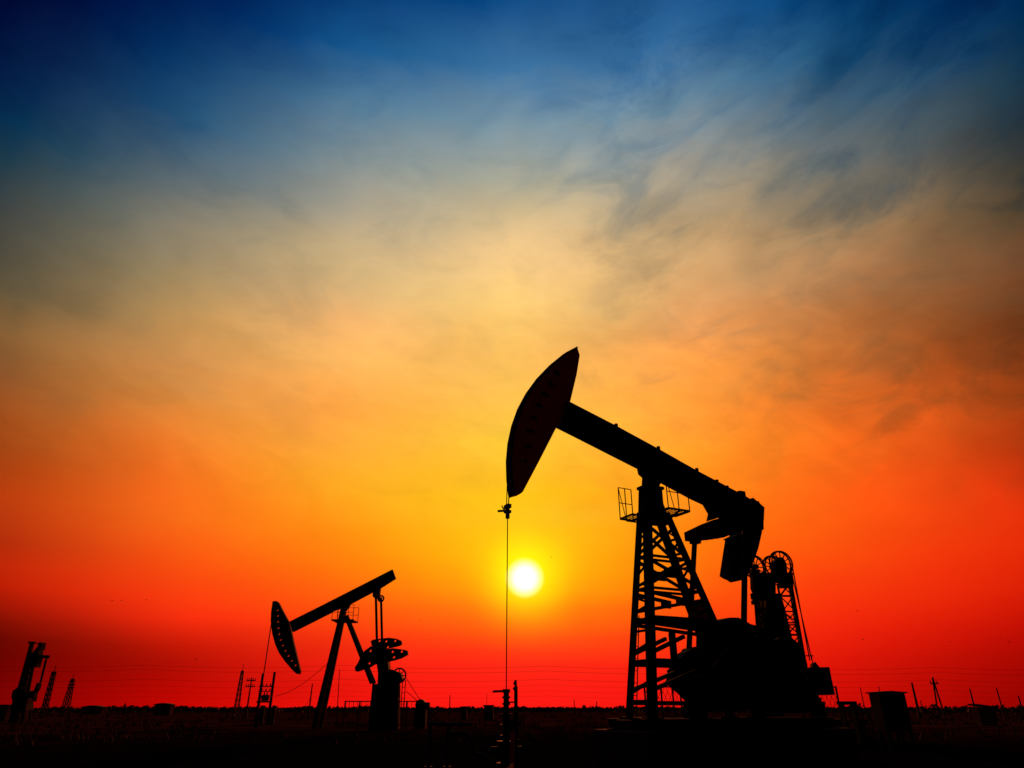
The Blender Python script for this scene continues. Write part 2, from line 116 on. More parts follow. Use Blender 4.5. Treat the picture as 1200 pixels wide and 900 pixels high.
def NOISE(vec, scale, detail, rough, dist=0.0):
    n = NN('ShaderNodeTexNoise'); n.inputs['Scale'].default_value = scale
    n.inputs['Detail'].default_value = detail; n.inputs['Roughness'].default_value = rough
    n.inputs['Distortion'].default_value = dist
    LK(vec, n.inputs['Vector'])
    return n.outputs[0]


tc = NN('ShaderNodeTexCoord')
d_ = VM('NORMALIZE', tc.outputs['Generated'])
sep = NN('ShaderNodeSeparateXYZ'); LK(d_, sep.inputs[0])
dx, dy, dz = sep.outputs
el = M('MULTIPLY', M('ARCSINE', dz), 180 / math.pi)
az = M('MULTIPLY', M('ARCTAN2', dx, dy), 180 / math.pi)

# cirrus: drawn out skeins of ice cloud, in degrees of compass and height
cmb = NN('ShaderNodeCombineXYZ')
LK(M('MULTIPLY', M('MULTIPLY', az, 0.1), M('COSINE', M('MULTIPLY', el, math.pi / 180))), cmb.inputs[0]); LK(M('MULTIPLY', el, 0.1), cmb.inputs[1])


def SK(rot, sx, sy, loc):
    mp = NN('ShaderNodeMapping'); mp.vector_type = 'TEXTURE'; LK(cmb.outputs[0], mp.inputs[0])
    mp.inputs['Rotation'].default_value = (0, 0, R(rot)); mp.inputs['Scale'].default_value = (sx, sy, 1)
    mp.inputs['Location'].default_value = (loc, 0.3 * loc, 0)
    return mp.outputs[0]


n_up = NOISE(SK(14, 0.95, 0.58, 2.0), 1.0, 9.0, 0.56, 0.85)       # skeins rising to the right, high up
n_dn = NOISE(SK(-22, 0.85, 0.45, 5.0), 1.0, 9.0, 0.56, 0.85)     # skeins falling to the right, lower down
n_wisp = M('ADD', n_dn, M('MULTIPLY', M('SUBTRACT', n_up, n_dn), MR(el, 25, 36, 0.0, 1.0)))
n_soft = NOISE(SK(12, 2.4, 1.4, 9.0), 1.0, 4.0, 0.5, 0.5)
n_big = NOISE(SK(25, 3.2, 1.6, 14.0), 1.0, 3.0, 0.5, 0.3)
n_fine = NOISE(SK(-12, 0.5, 0.26, 3.0), 1.0, 7.0, 0.58, 0.9)

# the veil is thick to the right of the sun and high up, thin elsewhere
right = MR(az, -4, 20, 0.22, 1.0)
high = M('MULTIPLY', MR(el, 10, 22, 0.10, 1.0), MR(el, 38, 56, 1.0, 0.5))
amt = M('MULTIPLY', right, high)
warp = M('ADD', M('MULTIPLY', M('SUBTRACT', n_soft, 0.5), MR(el, 5, 25, 0.15, 3.5)),
         M('MULTIPLY', M('SUBTRACT', 0.5, n_wisp), M('MULTIPLY', amt, 3.6)))
warp = M('ADD', warp, M('MULTIPLY', M('SUBTRACT', n_fine, 0.5), M('MULTIPLY', MR(el, 2, 16, 0.25, 2.0), MR(az, -10, 20, 0.6, 1.0))))
# ragged grey patches of thicker cloud, mostly to the right of the sun
n_pat = NOISE(SK(6, 0.72, 0.42, 7.3), 1.0, 9.0, 0.6, 0.5)
patch = M('MULTIPLY', MR(n_pat, 0.43, 0.72, 0.0, 1.0), M('ADD', M('MULTIPLY', amt, 0.85), MR(el, 12, 24, 0.0, 0.15)))
warp = M('ADD', warp, M('MULTIPLY', M('SUBTRACT', patch, M('MULTIPLY', amt, 0.3)), 2.1))
el2 = M('ADD', el, warp)
pos = M('DIVIDE', el2, 60.0)
prev = None
for i, a in enumerate(SKY_AZ):
    rp = NN('ShaderNodeValToRGB')
    cr = rp.color_ramp
    cr.interpolation = 'LINEAR'
    rows = list(zip(SKY_EL, SKY[i])) + [(60, tuple(0.8 * c for c in SKY[i][-1]))]
    while len(cr.elements) < len(rows): cr.elements.new(0.5)
    for k, (e, c) in enumerate(rows):
        cr.elements[k].position = e / 60.0
    for k, (e, c) in enumerate(rows):
        cr.elements[k].color = (c[0], c[1], c[2], 1)
    LK(pos, rp.inputs[0])
    if prev is None: prev = rp.outputs[0]
    else: prev = MIXC(MR(az, SKY_AZ[i - 1], a, 0, 1, False), prev, rp.outputs[0])
# lighter and darker skeins of cirrus
bright = M('ADD', 1.0, M('MULTIPLY', M('SUBTRACT', n_wisp, 0.5), M('MULTIPLY', amt, 0.7)))
bright = M('ADD', bright, M('MULTIPLY', M('SUBTRACT', n_big, 0.5), M('MULTIPLY', MR(el, 8, 26, 0.0, 0.9), right)))
bright = M('ADD', bright, M('MULTIPLY', M('SUBTRACT', n_fine, 0.5), MR(el, 8, 20, 0.0, 0.26)))
bright = M('MULTIPLY', bright, M('SUBTRACT', M('ADD', 1.0, M('MULTIPLY', amt, 0.10)), M('MULTIPLY', patch, 0.26)))
bcol = NN('ShaderNodeCombineXYZ')
for k in range(3): LK(bright, bcol.inputs[k])
skyc = MIXC(1.0, prev, bcol.outputs[0], 'MULTIPLY')
# the half of the sky away from the sunset is already dark dusk
away = M('MULTIPLY', MR(M('ABSOLUTE', az), 48, 135, 0.0, 1.0), 1.0)
skyc = MIXC(away, skyc, (0.014, 0.007, 0.010, 1))
skyc = MIXC(MR(el, 54, 75, 0.0, 1.0), skyc, (0.001, 0.006, 0.03, 1))
skyc = MIXC(MR(el, -2.0, -0.05, 1.0, 0.0), skyc, (0.004, 0.0008, 0.0004, 1))

# sun disc with its aureole in the dusty air
cosang = VM('DOT_PRODUCT', d_, tuple(SUN_DIR))
ang = M('MULTIPLY', M('ARCCOSINE', M('MINIMUM', cosang, 1.0)), 180 / math.pi)
core = MR(ang, 0.35, 1.68, 1.0, 0.0)
aur = M('POWER', 2.718, M('MULTIPLY', M('POWER', M('DIVIDE', ang, 2.7), 2.0), -1.0))


def ADDC(a, f, c):
    n = NN('ShaderNodeMix'); n.data_type = 'RGBA'; n.blend_type = 'ADD'; n.clamp_factor = False
    LK(f, n.inputs[0]); LK(a, n.inputs[6]); n.inputs[7].default_value = c
    return n.outputs[2]


skyc = ADDC(skyc, aur, (0.25, 0.62, 0.0, 1))
skyc = ADDC(skyc, core, (2.2, 1.6, 1.35, 1))

nish = NN('ShaderNodeTexSky'); nish.sky_type = 'NISHITA'; nish.sun_disc = False
nish.sun_elevation = SUN_EL; nish.sun_rotation = SUN_AZ
nish.air_density = 1.0; nish.dust_density = 4.0
skyc = MIXC(1.0, skyc, MIXC(1.0, nish.outputs[0], (0.00008, 0.00008, 0.00008, 1), 'MULTIPLY'), 'ADD')
bg = NN('ShaderNodeBackground'); bg.inputs[1].default_value = 1.0
LK(skyc, bg.inputs[0])
wo = NN('ShaderNodeOutputWorld'); LK(bg.outputs[0], wo.inputs[0])
try:
    world.cycles.sampling_method = 'MANUAL'; world.cycles.sample_map_resolution = 512
except Exception:
    pass


# ------------------------------------------------------------------ materials
def mat(name, c, c2=None, rough=0.7, scale=6.0, metallic=0.0, bump=0.0, detail=5.0, spec=0.08):
    m = bpy.data.materials.new(name); m.use_nodes = True
    t = m.node_tree; b = t.nodes['Principled BSDF']
    b.inputs['Roughness'].default_value = rough; b.inputs['Metallic'].default_value = metallic
    b.inputs['Specular IOR Level'].default_value = spec
    tx = t.nodes.new('ShaderNodeTexCoord')
    n = t.nodes.new('ShaderNodeTexNoise'); n.inputs['Scale'].default_value = scale; n.inputs['Detail'].default_value = detail
    t.links.new(tx.outputs['Object'], n.inputs['Vector'])
    r = t.nodes.new('ShaderNodeValToRGB')
    r.color_ramp.elements[0].position = 0.35; r.color_ramp.elements[1].position = 0.68
    r.color_ramp.elements[0].color = (*c, 1); r.color_ramp.elements[1].color = (*(c2 or tuple(x * 1.6 for x in c)), 1)
    t.links.new(n.outputs[0], r.inputs[0]); t.links.new(r.outputs[0], b.inputs['Base Color'])
    if bump:
        bp = t.nodes.new('ShaderNodeBump'); bp.inputs['Strength'].default_value = bump; bp.inputs['Distance'].default_value = 0.02
        t.links.new(n.outputs[0], bp.inputs['Height']); t.links.new(bp.outputs[0], b.inputs['Normal'])
    return m


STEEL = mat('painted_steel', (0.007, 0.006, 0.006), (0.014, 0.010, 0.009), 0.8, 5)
RUST = mat('rusty_painted_steel', (0.30, 0.035, 0.02), (0.40, 0.05, 0.025), 0.75, 3.5, bump=0.2)
GALV = mat('galvanised_steel', (0.03, 0.03, 0.03), (0.05, 0.05, 0.045), 0.7, 9)
CONC = mat('concrete', (0.020, 0.016, 0.014), (0.04, 0.032, 0.028), 0.95, 4, bump=0.4)
WOOD = mat('weathered_wood', (0.02, 0.013, 0.01), (0.04, 0.028, 0.02), 0.85, 4)
WIRE = mat('wire_rope', (0.03, 0.028, 0.026), (0.05, 0.045, 0.04), 0.6, 30)
CABINET = mat('cabinet_paint', (0.03, 0.02, 0.018), (0.045, 0.03, 0.027), 0.8, 3)
BRICK = mat('dark_brick', (0.09, 0.04, 0.03), (0.14, 0.07, 0.05), 0.9, 5, bump=0.3)
ROOF = mat('roofing', (0.04, 0.035, 0.03), (0.06, 0.05, 0.045), 0.8, 3)
LEAF = mat('scrub_leaves', (0.035, 0.04, 0.018), (0.07, 0.06, 0.03), 0.85, 0.6)
GRASS = mat('dry_grass', (0.03, 0.018, 0.009), (0.06, 0.035, 0.016), 0.9, 0.5)
FEATHER = mat('feathers', (0.03, 0.03, 0.03), (0.05, 0.045, 0.04), 0.8, 40)


# ------------------------------------------------------------------ mesh collector
class MB:
    def __init__(s): s.v = []; s.f = []

    def add(s, vs, fs):
        o = len(s.v); s.v += [Vector(v) for v in vs]; s.f += [tuple(i + o for i in f) for f in fs]; return s

    def bar(s, p, q, w, h=None, up=(0, 0, 1)):
        p, q = Vector(p), Vector(q); h = w if h is None else h
        d = (q - p).normalized(); u = Vector(up)
        if abs(d.dot(u)) > 0.97: u = Vector((1, 0, 0))
        x = d.cross(u).normalized() * (w / 2); y = x.cross(d).normalized() * (h / 2)
        vs = [a + i * x + j * y for a in (p, q) for i, j in ((-1, -1), (1, -1), (1, 1), (-1, 1))]
        return s.add(vs, [(0, 1, 2, 3), (4, 7, 6, 5), (0, 4, 5, 1), (1, 5, 6, 2), (2, 6, 7, 3), (3, 7, 4, 0)])

    def hbeam(s, p, q, w, h, t=0.03, up=(0, 0, 1)):
        """rolled H section: two flanges and a web"""
        p, q = Vector(p), Vector(q); d = (q - p).normalized(); u = Vector(up)
        if abs(d.dot(u)) > 0.97: u = Vector((1, 0, 0))
        x = d.cross(u).normalized(); y = x.cross(d).normalized()
        o = y * (h / 2 - t / 2)
        s.bar(p + o, q + o, w, t, y); s.bar(p - o, q - o, w, t, y)
        s.bar(p, q, t, h - 2 * t - 0.004, y)
        return s

    def box(s, c, size, rz=0.0):
        c = Vector(c); m = Matrix.Rotation(rz, 3, 'Z')
        vs = [c + m @ Vector((i * size[0] / 2, j * size[1] / 2, k * size[2] / 2)) for k in (-1, 1) for i, j in ((-1, -1), (1, -1), (1, 1), (-1, 1))]
        return s.add(vs, [(0, 3, 2, 1), (4, 5, 6, 7), (0, 1, 5, 4), (1, 2, 6, 5), (2, 3, 7, 6), (3, 0, 4, 7)])

    def tube(s, pts, r, n=8, r2=None, caps=True):
        pts = [Vector(p) for p in pts]; k = len(pts); vs = []; fs = []
        ref = None
        for i, p in enumerate(pts):
            d = (pts[min(i + 1, k - 1)] - pts[max(i - 1, 0)]).normalized()
            if ref is None:
                ref = Vector((0, 0, 1)) if abs(d.z) < 0.9 else Vector((1, 0, 0))
            x = d.cross(ref).normalized(); y = x.cross(d).normalized()
            rr = r if r2 is None else r + (r2 - r) * i / max(1, k - 1)
            vs += [p + rr * (math.cos(2 * math.pi * j / n) * x + math.sin(2 * math.pi * j / n) * y) for j in range(n)]
        for i in range(k - 1):
            for j in range(n):
                fs.append((i * n + j, i * n + (j + 1) % n, (i + 1) * n + (j + 1) % n, (i + 1) * n + j))
        if caps: fs += [tuple(range(n))[::-1], tuple(range((k - 1) * n, k * n))]
        return s.add(vs, fs)

    def ring(s, c, axis, rad, r, n=28, m=6):
        c = Vector(c); a = Vector(axis).normalized()
        x = a.orthogonal().normalized(); y = a.cross(x)
        vs = []; fs = []
        for i in range(n):
            t = 2 * math.pi * i / n; e = math.cos(t) * x + math.sin(t) * y
            for j in range(m):
                p = 2 * math.pi * j / m
                vs.append(c + e * (rad + r * math.cos(p)) + a * r * math.sin(p))
        for i in range(n):
            for j in range(m):
                fs.append((i * m + j, ((i + 1) % n) * m + j, ((i + 1) % n) * m + (j + 1) % m, i * m + (j + 1) % m))
        return s.add(vs, fs)

    def prism(s, poly, y0, y1):
        """outline in local x,z carried from y0 to y1"""
        n = len(poly)
        vs = [(a, y0, b) for a, b in poly] + [(a, y1, b) for a, b in poly]
        fs = [tuple(range(n)), tuple(range(2 * n - 1, n - 1, -1))] + [(i, n + i, n + (i + 1) % n, (i + 1) % n) for i in range(n)]
        return s.add(vs, fs)

    def holed(s, poly, holes, y0, y1):
        """plate in local x,z with openings cut right through"""
        bm = bmesh.new(); es = []
        for lp in [poly] + holes:
            vs = [bm.verts.new((a, y0, b)) for a, b in lp]
            es += [bm.edges.new((vs[i], vs[(i + 1) % len(vs)])) for i in range(len(vs))]
        bmesh.ops.triangle_fill(bm, use_beauty=True, use_dissolve=False, edges=es)
        g = bmesh.ops.extrude_face_region(bm, geom=bm.faces[:])
        bmesh.ops.translate(bm, vec=(0, y1 - y0, 0), verts=[e for e in g['geom'] if isinstance(e, bmesh.types.BMVert)])
        bm.verts.index_update()
        s.add([v.co.copy() for v in bm.verts], [tuple(v.index for v in f.verts) for f in bm.faces])
        bm.free(); return s

    def build(s, name, m, parent=None, bevel=0.0, smooth=False):
        me = bpy.data.meshes.new(name)
        me.from_pydata([tuple(v) for v in s.v], [], s.f)
        bm = bmesh.new(); bm.from_mesh(me)
        bmesh.ops.recalc_face_normals(bm, faces=bm.faces)
        if smooth:
            for f in bm.faces: f.smooth = True
        bm.to_mesh(me); bm.free()
        me.materials.append(m)
        o = bpy.data.objects.new(name, me); col.objects.link(o)
        if parent: o.parent = parent
        if bevel:
            md = o.modifiers.new('bevel', 'BEVEL'); md.width = bevel; md.segments = 2; md.limit_method = 'ANGLE'
        return o


def tag(o, label=None, cat=None, group=None, kind=None):
    if label: o['label'] = label
    if cat: o['category'] = cat
    if group: o['group'] = group
    if kind: o['kind'] = kind
    return o


def thing(name, label, cat, loc=(0, 0, 0), rz=0.0, group=None):
    o = bpy.data.objects.new(name, None); col.objects.link(o)
    o.location = loc; o.rotation_euler = (0, 0, rz); o.empty_display_size = 0.3
    return tag(o, label, cat, group)


def copy_tree(o, parent=None):
    c = o.copy(); col.objects.link(c)
    if parent: c.parent = parent
    for ch in list(o.children): copy_tree(ch, c)
    return c


# measuring: the sight line of a place in the photograph, met with a real plane in the scene
_c, _s = math.cos(PITCH), math.sin(PITCH)


def ray(x, y):
    u = (x - 600) / 800.0; v = (450 - y) / 800.0
    return Vector((u, _c - v * _s, _s + v * _c))


def atY(x, y, Y):
    r = ray(x, y); k = Y / r.y
    return Vector((r.x * k, Y, EYE + r.z * k))


def ground(x, Y):
    """ground point at distance Y under image column x at the horizon"""
    return Vector(((x - 600) / 800.0 / (ray(x, 830).y) * Y, Y, 0))


class Frame:
    """a pumping unit's own axes: x towards its well, y across, z up"""
    def __init__(s, O, a):
        s.O = Vector(O); s.rz = math.pi + a
        s.b = Vector((-math.cos(a), -math.sin(a), 0)); s.t = Vector((math.sin(a), -math.cos(a), 0))

    def w(s, l): return s.O + s.b * l[0] + s.t * l[1] + Vector((0, 0, l[2]))

    def loc(s, P):
        d = Vector(P) - s.O; return Vector((d.dot(s.b), d.dot(s.t), d.z))

    def pl(s, x, y, q=0.0):
        C0 = Vector((0, 0, EYE)); r = ray(x, y)
        k = (q - (C0 - s.O).dot(s.t)) / r.dot(s.t)
        l = s.loc(C0 + k * r); return (l.x, l.z)

    def pls(s, pts, q=0.0): return [s.pl(a, b, q) for a, b in pts]


def circ(c, r, n=12, sx=1.0, rot=0.0):
    out = []
    for i in range(n):
        t = 2 * math.pi * i / n; a, b = r * sx * math.cos(t), r * math.sin(t)
        out.append((c[0] + a * math.cos(rot) - b * math.sin(rot), c[1] + a * math.sin(rot) + b * math.cos(rot)))
    return out


def fan(c, r0, a0, a1, n=14):
    return [(c[0] + r0 * math.cos(a0 + (a1 - a0) * i / n), c[1] + r0 * math.sin(a0 + (a1 - a0) * i / n)) for i in range(n + 1)]


# ================================================================== SETTING
def ground_z(x, y):
    r = math.hypot(x, y)
    a = 0.05 * min(1.0, r / 30.0)
    h = a * mnoise.noise(Vector((x * 0.35, y * 0.35, 0.0))) + 0.5 * a * mnoise.noise(Vector((x * 1.1, y * 1.1, 3.0)))
    h += 0.10 * mnoise.noise(Vector((x * 0.06, y * 0.06, 8.0))) * min(1.0, max(0.0, (r - 8) / 25.0)) * (1 if r < 400 else 0)
    return h - 0.05


gv, gf = [], []
NA, radii = 220, [1.0]
while radii[-1] < 7000: radii.append(radii[-1] * (1.045 if radii[-1] < 120 else 1.12))
for r in radii:
    for i in range(NA):
        t = 2 * math.pi * i / NA
        x, y = r * math.sin(t), r * math.cos(t)
        gv.append((x, y, ground_z(x, y) if r < 500 else -0.05))
for k in range(len(radii) - 1):
    for i in range(NA):
        j = (i + 1) % NA
        gf.append((k * NA + i, k * NA + j, (k + 1) * NA + j, (k + 1) * NA + i))
gf.append(tuple(range(NA))[::-1])
gb = MB(); gb.add(gv, gf)
SOIL = mat('field_soil', (0.012, 0.004, 0.003), (0.075, 0.022, 0.010), 1.0, 0.22, bump=0.0, detail=9.0, spec=0.0)
_t = SOIL.node_tree
_n = _t.nodes.new('ShaderNodeTexNoise'); _n.inputs['Scale'].default_value = 5.0; _n.inputs['Detail'].default_value = 10
_x = _t.nodes.new('ShaderNodeTexCoord'); _t.links.new(_x.outputs['Object'], _n.inputs['Vector'])
_b = _t.nodes.new('ShaderNodeBump'); _b.inputs['Strength'].default_value = 0.9; _b.inputs['Distance'].default_value = 0.12
# soil colour nearly black round the wells, blending with distance to a lighter, redder tone
_sp = _t.nodes.new('ShaderNodeVectorMath'); _sp.operation = 'DISTANCE'; _sp.inputs[1].default_value = (2.0, 14.0, 0.0)
_t.links.new(_x.outputs['Object'], _sp.inputs[0])
_w = _t.nodes.new('ShaderNodeMath'); _w.operation = 'MULTIPLY_ADD'; _w.inputs[1].default_value = 14.0
_t.links.new(_n.outputs[0], _w.inputs[0]); _t.links.new(_sp.outputs['Value'], _w.inputs[2])
_m = _t.nodes.new('ShaderNodeMapRange'); _m.inputs[1].default_value = 24.0; _m.inputs[2].default_value = 62.0
_t.links.new(_w.outputs[0], _m.inputs[0])
_mixn = _t.nodes.new('ShaderNodeMix'); _mixn.data_type = 'RGBA'
_t.links.new(_m.outputs[0], _mixn.inputs[0]); _mixn.inputs[6].default_value = (0.005, 0.0025, 0.002, 1)
_old = _t.nodes['Principled BSDF'].inputs['Base Color'].links[0].from_socket
_t.links.new(_old, _mixn.inputs[7]); _t.links.new(_mixn.outputs[2], _t.nodes['Principled BSDF'].inputs['Base Color'])
_t.links.new(_n.outputs[0], _b.inputs['Height']); _t.links.new(_b.outputs[0], _t.nodes['Principled BSDF'].inputs['Normal'])
g = gb.build('ground', SOIL, smooth=True)
tag(g, kind='structure')

# far scrub that closes the horizon: one mass nobody could count
sb = MB()
rs = random.Random(3)
for k in range(5200):
    az_ = R(rs.uniform(-52, 52)); D = rs.uniform(260, 520)
    x, y = D * math.sin(az_), D * math.cos(az_)
    hmax = 0.75 + 1.1 * max(0, mnoise.noise(Vector((x * 0.02, y * 0.008, 1.0)))) + 0.9 * max(0, mnoise.noise(Vector((x * 0.11, y * 0.02, 5.0))))
    cz = rs.uniform(0.0, hmax) * D / 330
    for q in range(3):
        s_ = rs.uniform(0.5, 1.4)
        n_ = Vector((rs.uniform(-1, 1), rs.uniform(-1, 1), rs.uniform(-0.6, 0.6))).normalized()
        u_ = n_.orthogonal().normalized() * s_; v_ = n_.cross(u_).normalized() * s_ * 0.5
        c_ = Vector((x + rs.uniform(-1.5, 1.5), y + rs.uniform(-1, 1), max(0.0, cz + rs.uniform(-0.4, 0.4))))
        sb.add([c_ - u_, c_ - v_, c_ + u_, c_ + v_], [(0, 1, 2, 3)])
sc_o = sb.build('far_scrub', LEAF)
tag(sc_o, 'dark line of low scrub along the whole horizon', 'scrub', kind='stuff')

# tussocks of dry grass over the field
tb = MB(); rs = random.Random(11)
for k in range(2600):
    az_ = R(rs.uniform(-48, 48)); D = 30 * (200 / 30.0) ** rs.random()
    x, y = D * math.sin(az_), D * math.cos(az_)
    if mnoise.noise(Vector((x * 0.08, y * 0.05, 2.0))) < -0.08: continue
    if 2.0 < x < 11 and 15 < y < 25: continue
    z0 = ground_z(x, y)
    for q in range(9):
        a2 = rs.uniform(0, 6.28); hh = rs.uniform(0.08, 0.30) * (1 + D / 160); w_ = 0.012 + D * 0.0003
        bx, by = x + rs.uniform(-.15, .15), y + rs.uniform(-.15, .15)
        lx, ly = math.cos(a2) * hh * 0.45, math.sin(a2) * hh * 0.45
        tb.add([(bx - w_ * math.sin(a2), by + w_ * math.cos(a2), z0 - .02), (bx + w_ * math.sin(a2), by - w_ * math.cos(a2), z0 - .02), (bx + lx, by + ly, z0 + hh)], [(0, 1, 2)])
to = tb.build('grass_tussocks', GRASS)
tag(to, 'short dry grass tussocks scattered over the dark oil field', 'grass', kind='stuff')

# ================================================================== MAIN PUMPJACK
F1 = Frame((4.24, 20, 0), R(27))
fo = MB(); fo.prism([(1.75, -0.05), (1.75, 0.66), (1.70, 0.70), (-5.35, 0.70), (-5.4, 0.66), (-5.4, -0.05)], -1.2, 1.2)
fnd = fo.build('concrete_foundation', CONC, bevel=0.015)
fnd.location = F1.O; fnd.rotation_euler = (0, 0, F1.rz)
tag(fnd, 'long low concrete foundation slab under the large pumpjack', 'foundation')

P1 = thing('pumpjack', 'large pumpjack in the foreground with its horsehead raised high right above the wellhead', 'pumpjack', F1.O + Vector((0, 0, 0.70)), F1.rz, 'pumpjacks working in the oil field')
ZB = Vector((0, 0, -0.70))


def part1(mb, name, m, parent=None, **k):
    """pumpjack parts are laid out from the ground up; shift to the base of the thing"""
    mb.v = [v + ZB for v in mb.v]
    return mb.build(name, m, parent or P1, **k)


def sh(o_pts): return o_pts


# horsehead: two cheek plates with oval lightening holes, curved rope track at the front
s_ = 1 / 3.33333
hp = [(380, 30), (397, 55), (385, 130), (360, 235), (305, 338), (240, 465), (175, 588), (158, 600), (135, 606), (124, 600), (117, 540), (115, 470), (121, 400), (136, 330), (159, 265), (191, 205), (231, 150), (281, 98), (330, 58)]
head = [F1.pl(560 + a * s_, 400 + b * s_, 0.11 if 1 <= i <= 6 else (-0.10 if i >= 9 else 0.0)) for i, (a, b) in enumerate(hp)]
hol = [(300, 130), (277, 172), (252, 212), (231, 257), (211, 305), (197, 356), (188, 415), (178, 473)]
holes = []
for i, (a, b) in enumerate(hol):
    c_ = F1.pl(560 + a * s_, 400 + b * s_, 0.0)
    holes.append(circ(c_, 0.055 if i == 7 else 0.07, 10, 2.1 if i < 7 else 1.0, R(25 - 10 * i + 15)))
hm = MB(); hm.holed(head, holes, 0.095, 0.125); hm.prism(head, -0.125, -0.095)
# closing back sheet between the cheeks
hm.prism([(a, b) for a, b in head[1:8]] + [(a + 0.03, b + 0.01) for a, b in head[1:8]][::-1], -0.094, 0.094)
hh = part1(hm, 'horsehead', RUST)
tr = MB()
fr_ = head[8:] + [head[0]]
for i in range(len(fr_) - 1):
    a, b = fr_[i], fr_[i + 1]
    tr.bar((a[0], 0, a[1]), (b[0], 0, b[1]), 0.30, 0.05, up=(b[1] - a[1], 0, -(b[0] - a[0])))
part1(tr, 'rope_track', STEEL, hh)
ib = MB()
mid = F1.pls([(560 + a * s_, 400 + b * s_) for a, b in [(330, 100), (255, 240), (215, 330), (175, 430), (150, 560)]], 0)
for i in range(len(mid) - 1): ib.bar((mid[i][0], 0, mid[i][1]), (mid[i + 1][0], 0, mid[i + 1][1]), 0.02, 0.18)
part1(ib, 'stiffener', RUST, hh)

# walking beam: deep box girder with flanges
bt = F1.pls([(666, 469.5), (722, 498.4), (771.5, 525.4), (816.5, 550.9), (872, 580), (895.5, 594)], 0.24)
bb = F1.pls([(651.5, 501.4), (675.5, 513.4), (747.5, 550), (770, 564), (809, 585), (824, 592)], -0.22) + F1.pls([(876, 616), (890, 622)], 0.0)
bm_ = MB(); bm_.prism(bt + bb[::-1], -0.19, 0.19)
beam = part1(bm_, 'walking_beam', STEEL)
fl = MB()
for q_, line in ((1, bt), (-1, bb[:6])):
    for i in range(len(line) - 1):
        a, b = line[i], line[i + 1]
        fl.bar((a[0], 0, a[1] - q_ * 0.024), (b[0], 0, b[1] - q_ * 0.024), 0.46, 0.045)
part1(fl, 'flange', STEEL, beam)
for (px, py) in [(722, 497.5), (771.5, 524), (816.5, 549.5), (840, 563), (852, 570)]:
    b_ = MB(); a = F1.pl(px, py, 0.2)
    b_.tube([(a[0], 0.2, a[1] - 0.12), (a[0], 0.2, a[1] + 0.02)], 0.055, 6); part1(b_, 'bolt', STEEL, beam)
b_ = MB(); a = F1.pl(869, 577.5, 0.2); b_.box((a[0], 0.1, a[1] - .03), (0.24, 0.30, 0.16)); part1(b_, 'lifting_lug', STEEL, beam)

# tail counterweight hung at the rear end of the beam
tail = F1.pls([(896, 594.5), (895.3, 610), (892.8, 625), (889, 642), (885, 654), (881, 664), (876, 676), (872, 679.5)], 0.28) + F1.pls([(860, 679.5)], 0.0) + F1.pls([(854, 681), (848, 678.5), (843, 675.5), (847.5, 646), (849.5, 634), (847.5, 632), (854, 629), (858, 618), (864, 600), (868, 588)], -0.28)
tm = MB(); tm.prism(tail, -0.28, 0.28)
tw = part1(tm, 'tail_weight', STEEL, bevel=0.02)
for dz in (5.05, 5.6):
    b_ = MB()
    b_.bar((-2.25 if dz < 5.3 else -2.35, 0.295, dz), (-3.1 if dz < 5.3 else -3.4, 0.295, dz + 0.12), 0.10, 0.025, up=(0, 1, 0)); part1(b_, 'strap', STEEL, tw)

# tail bearing seat and equaliser beam with its two pitman arms
Mx, Mz = F1.pl(842, 618, 0)
br = MB(); br.prism(F1.pls([(824, 590), (831, 602), (829, 611), (842, 606.5), (846, 607.5), (849, 604.5), (858, 604), (872, 607), (886, 600), (880, 590)], -0.14), -0.20, 0.20)
part1(br, 'tail_bearing', STEEL)
eq = MB()
T_ = 1.47
for s2 in (-1, 1):
    vs = []
    for y_, h0, h1, w_ in ((0.0, -0.30, 0.22, 0.17), (s2 * 0.6, -0.25, 0.20, 0.16), (s2 * T_, -0.15, 0.13, 0.12)):
        vs += [(Mx - w_, y_, Mz + h0), (Mx + w_, y_, Mz + h0), (Mx + w_, y_, Mz + h1), (Mx - w_, y_, Mz + h1)]
    eq.add(vs, [(i * 4 + j, i * 4 + (j + 1) % 4, i * 4 + 4 + (j + 1) % 4, i * 4 + 4 + j) for i in (0, 1) for j in range(4)] + [(8, 9, 10, 11)])
eqo = part1(eq, 'equaliser_beam', STEEL)
for k in range(9):
    b_ = MB(); y_ = -1.0 + k * 0.25; b_.tube([(Mx + .1, y_, Mz - 0.36 + abs(y_) * .1), (Mx + .1, y_, Mz - 0.18 + abs(y_) * .1)], 0.035, 6); part1(b_, 'bolt', STEEL, eqo)
CC = (-2.65, 2.75)                                   # crank shaft
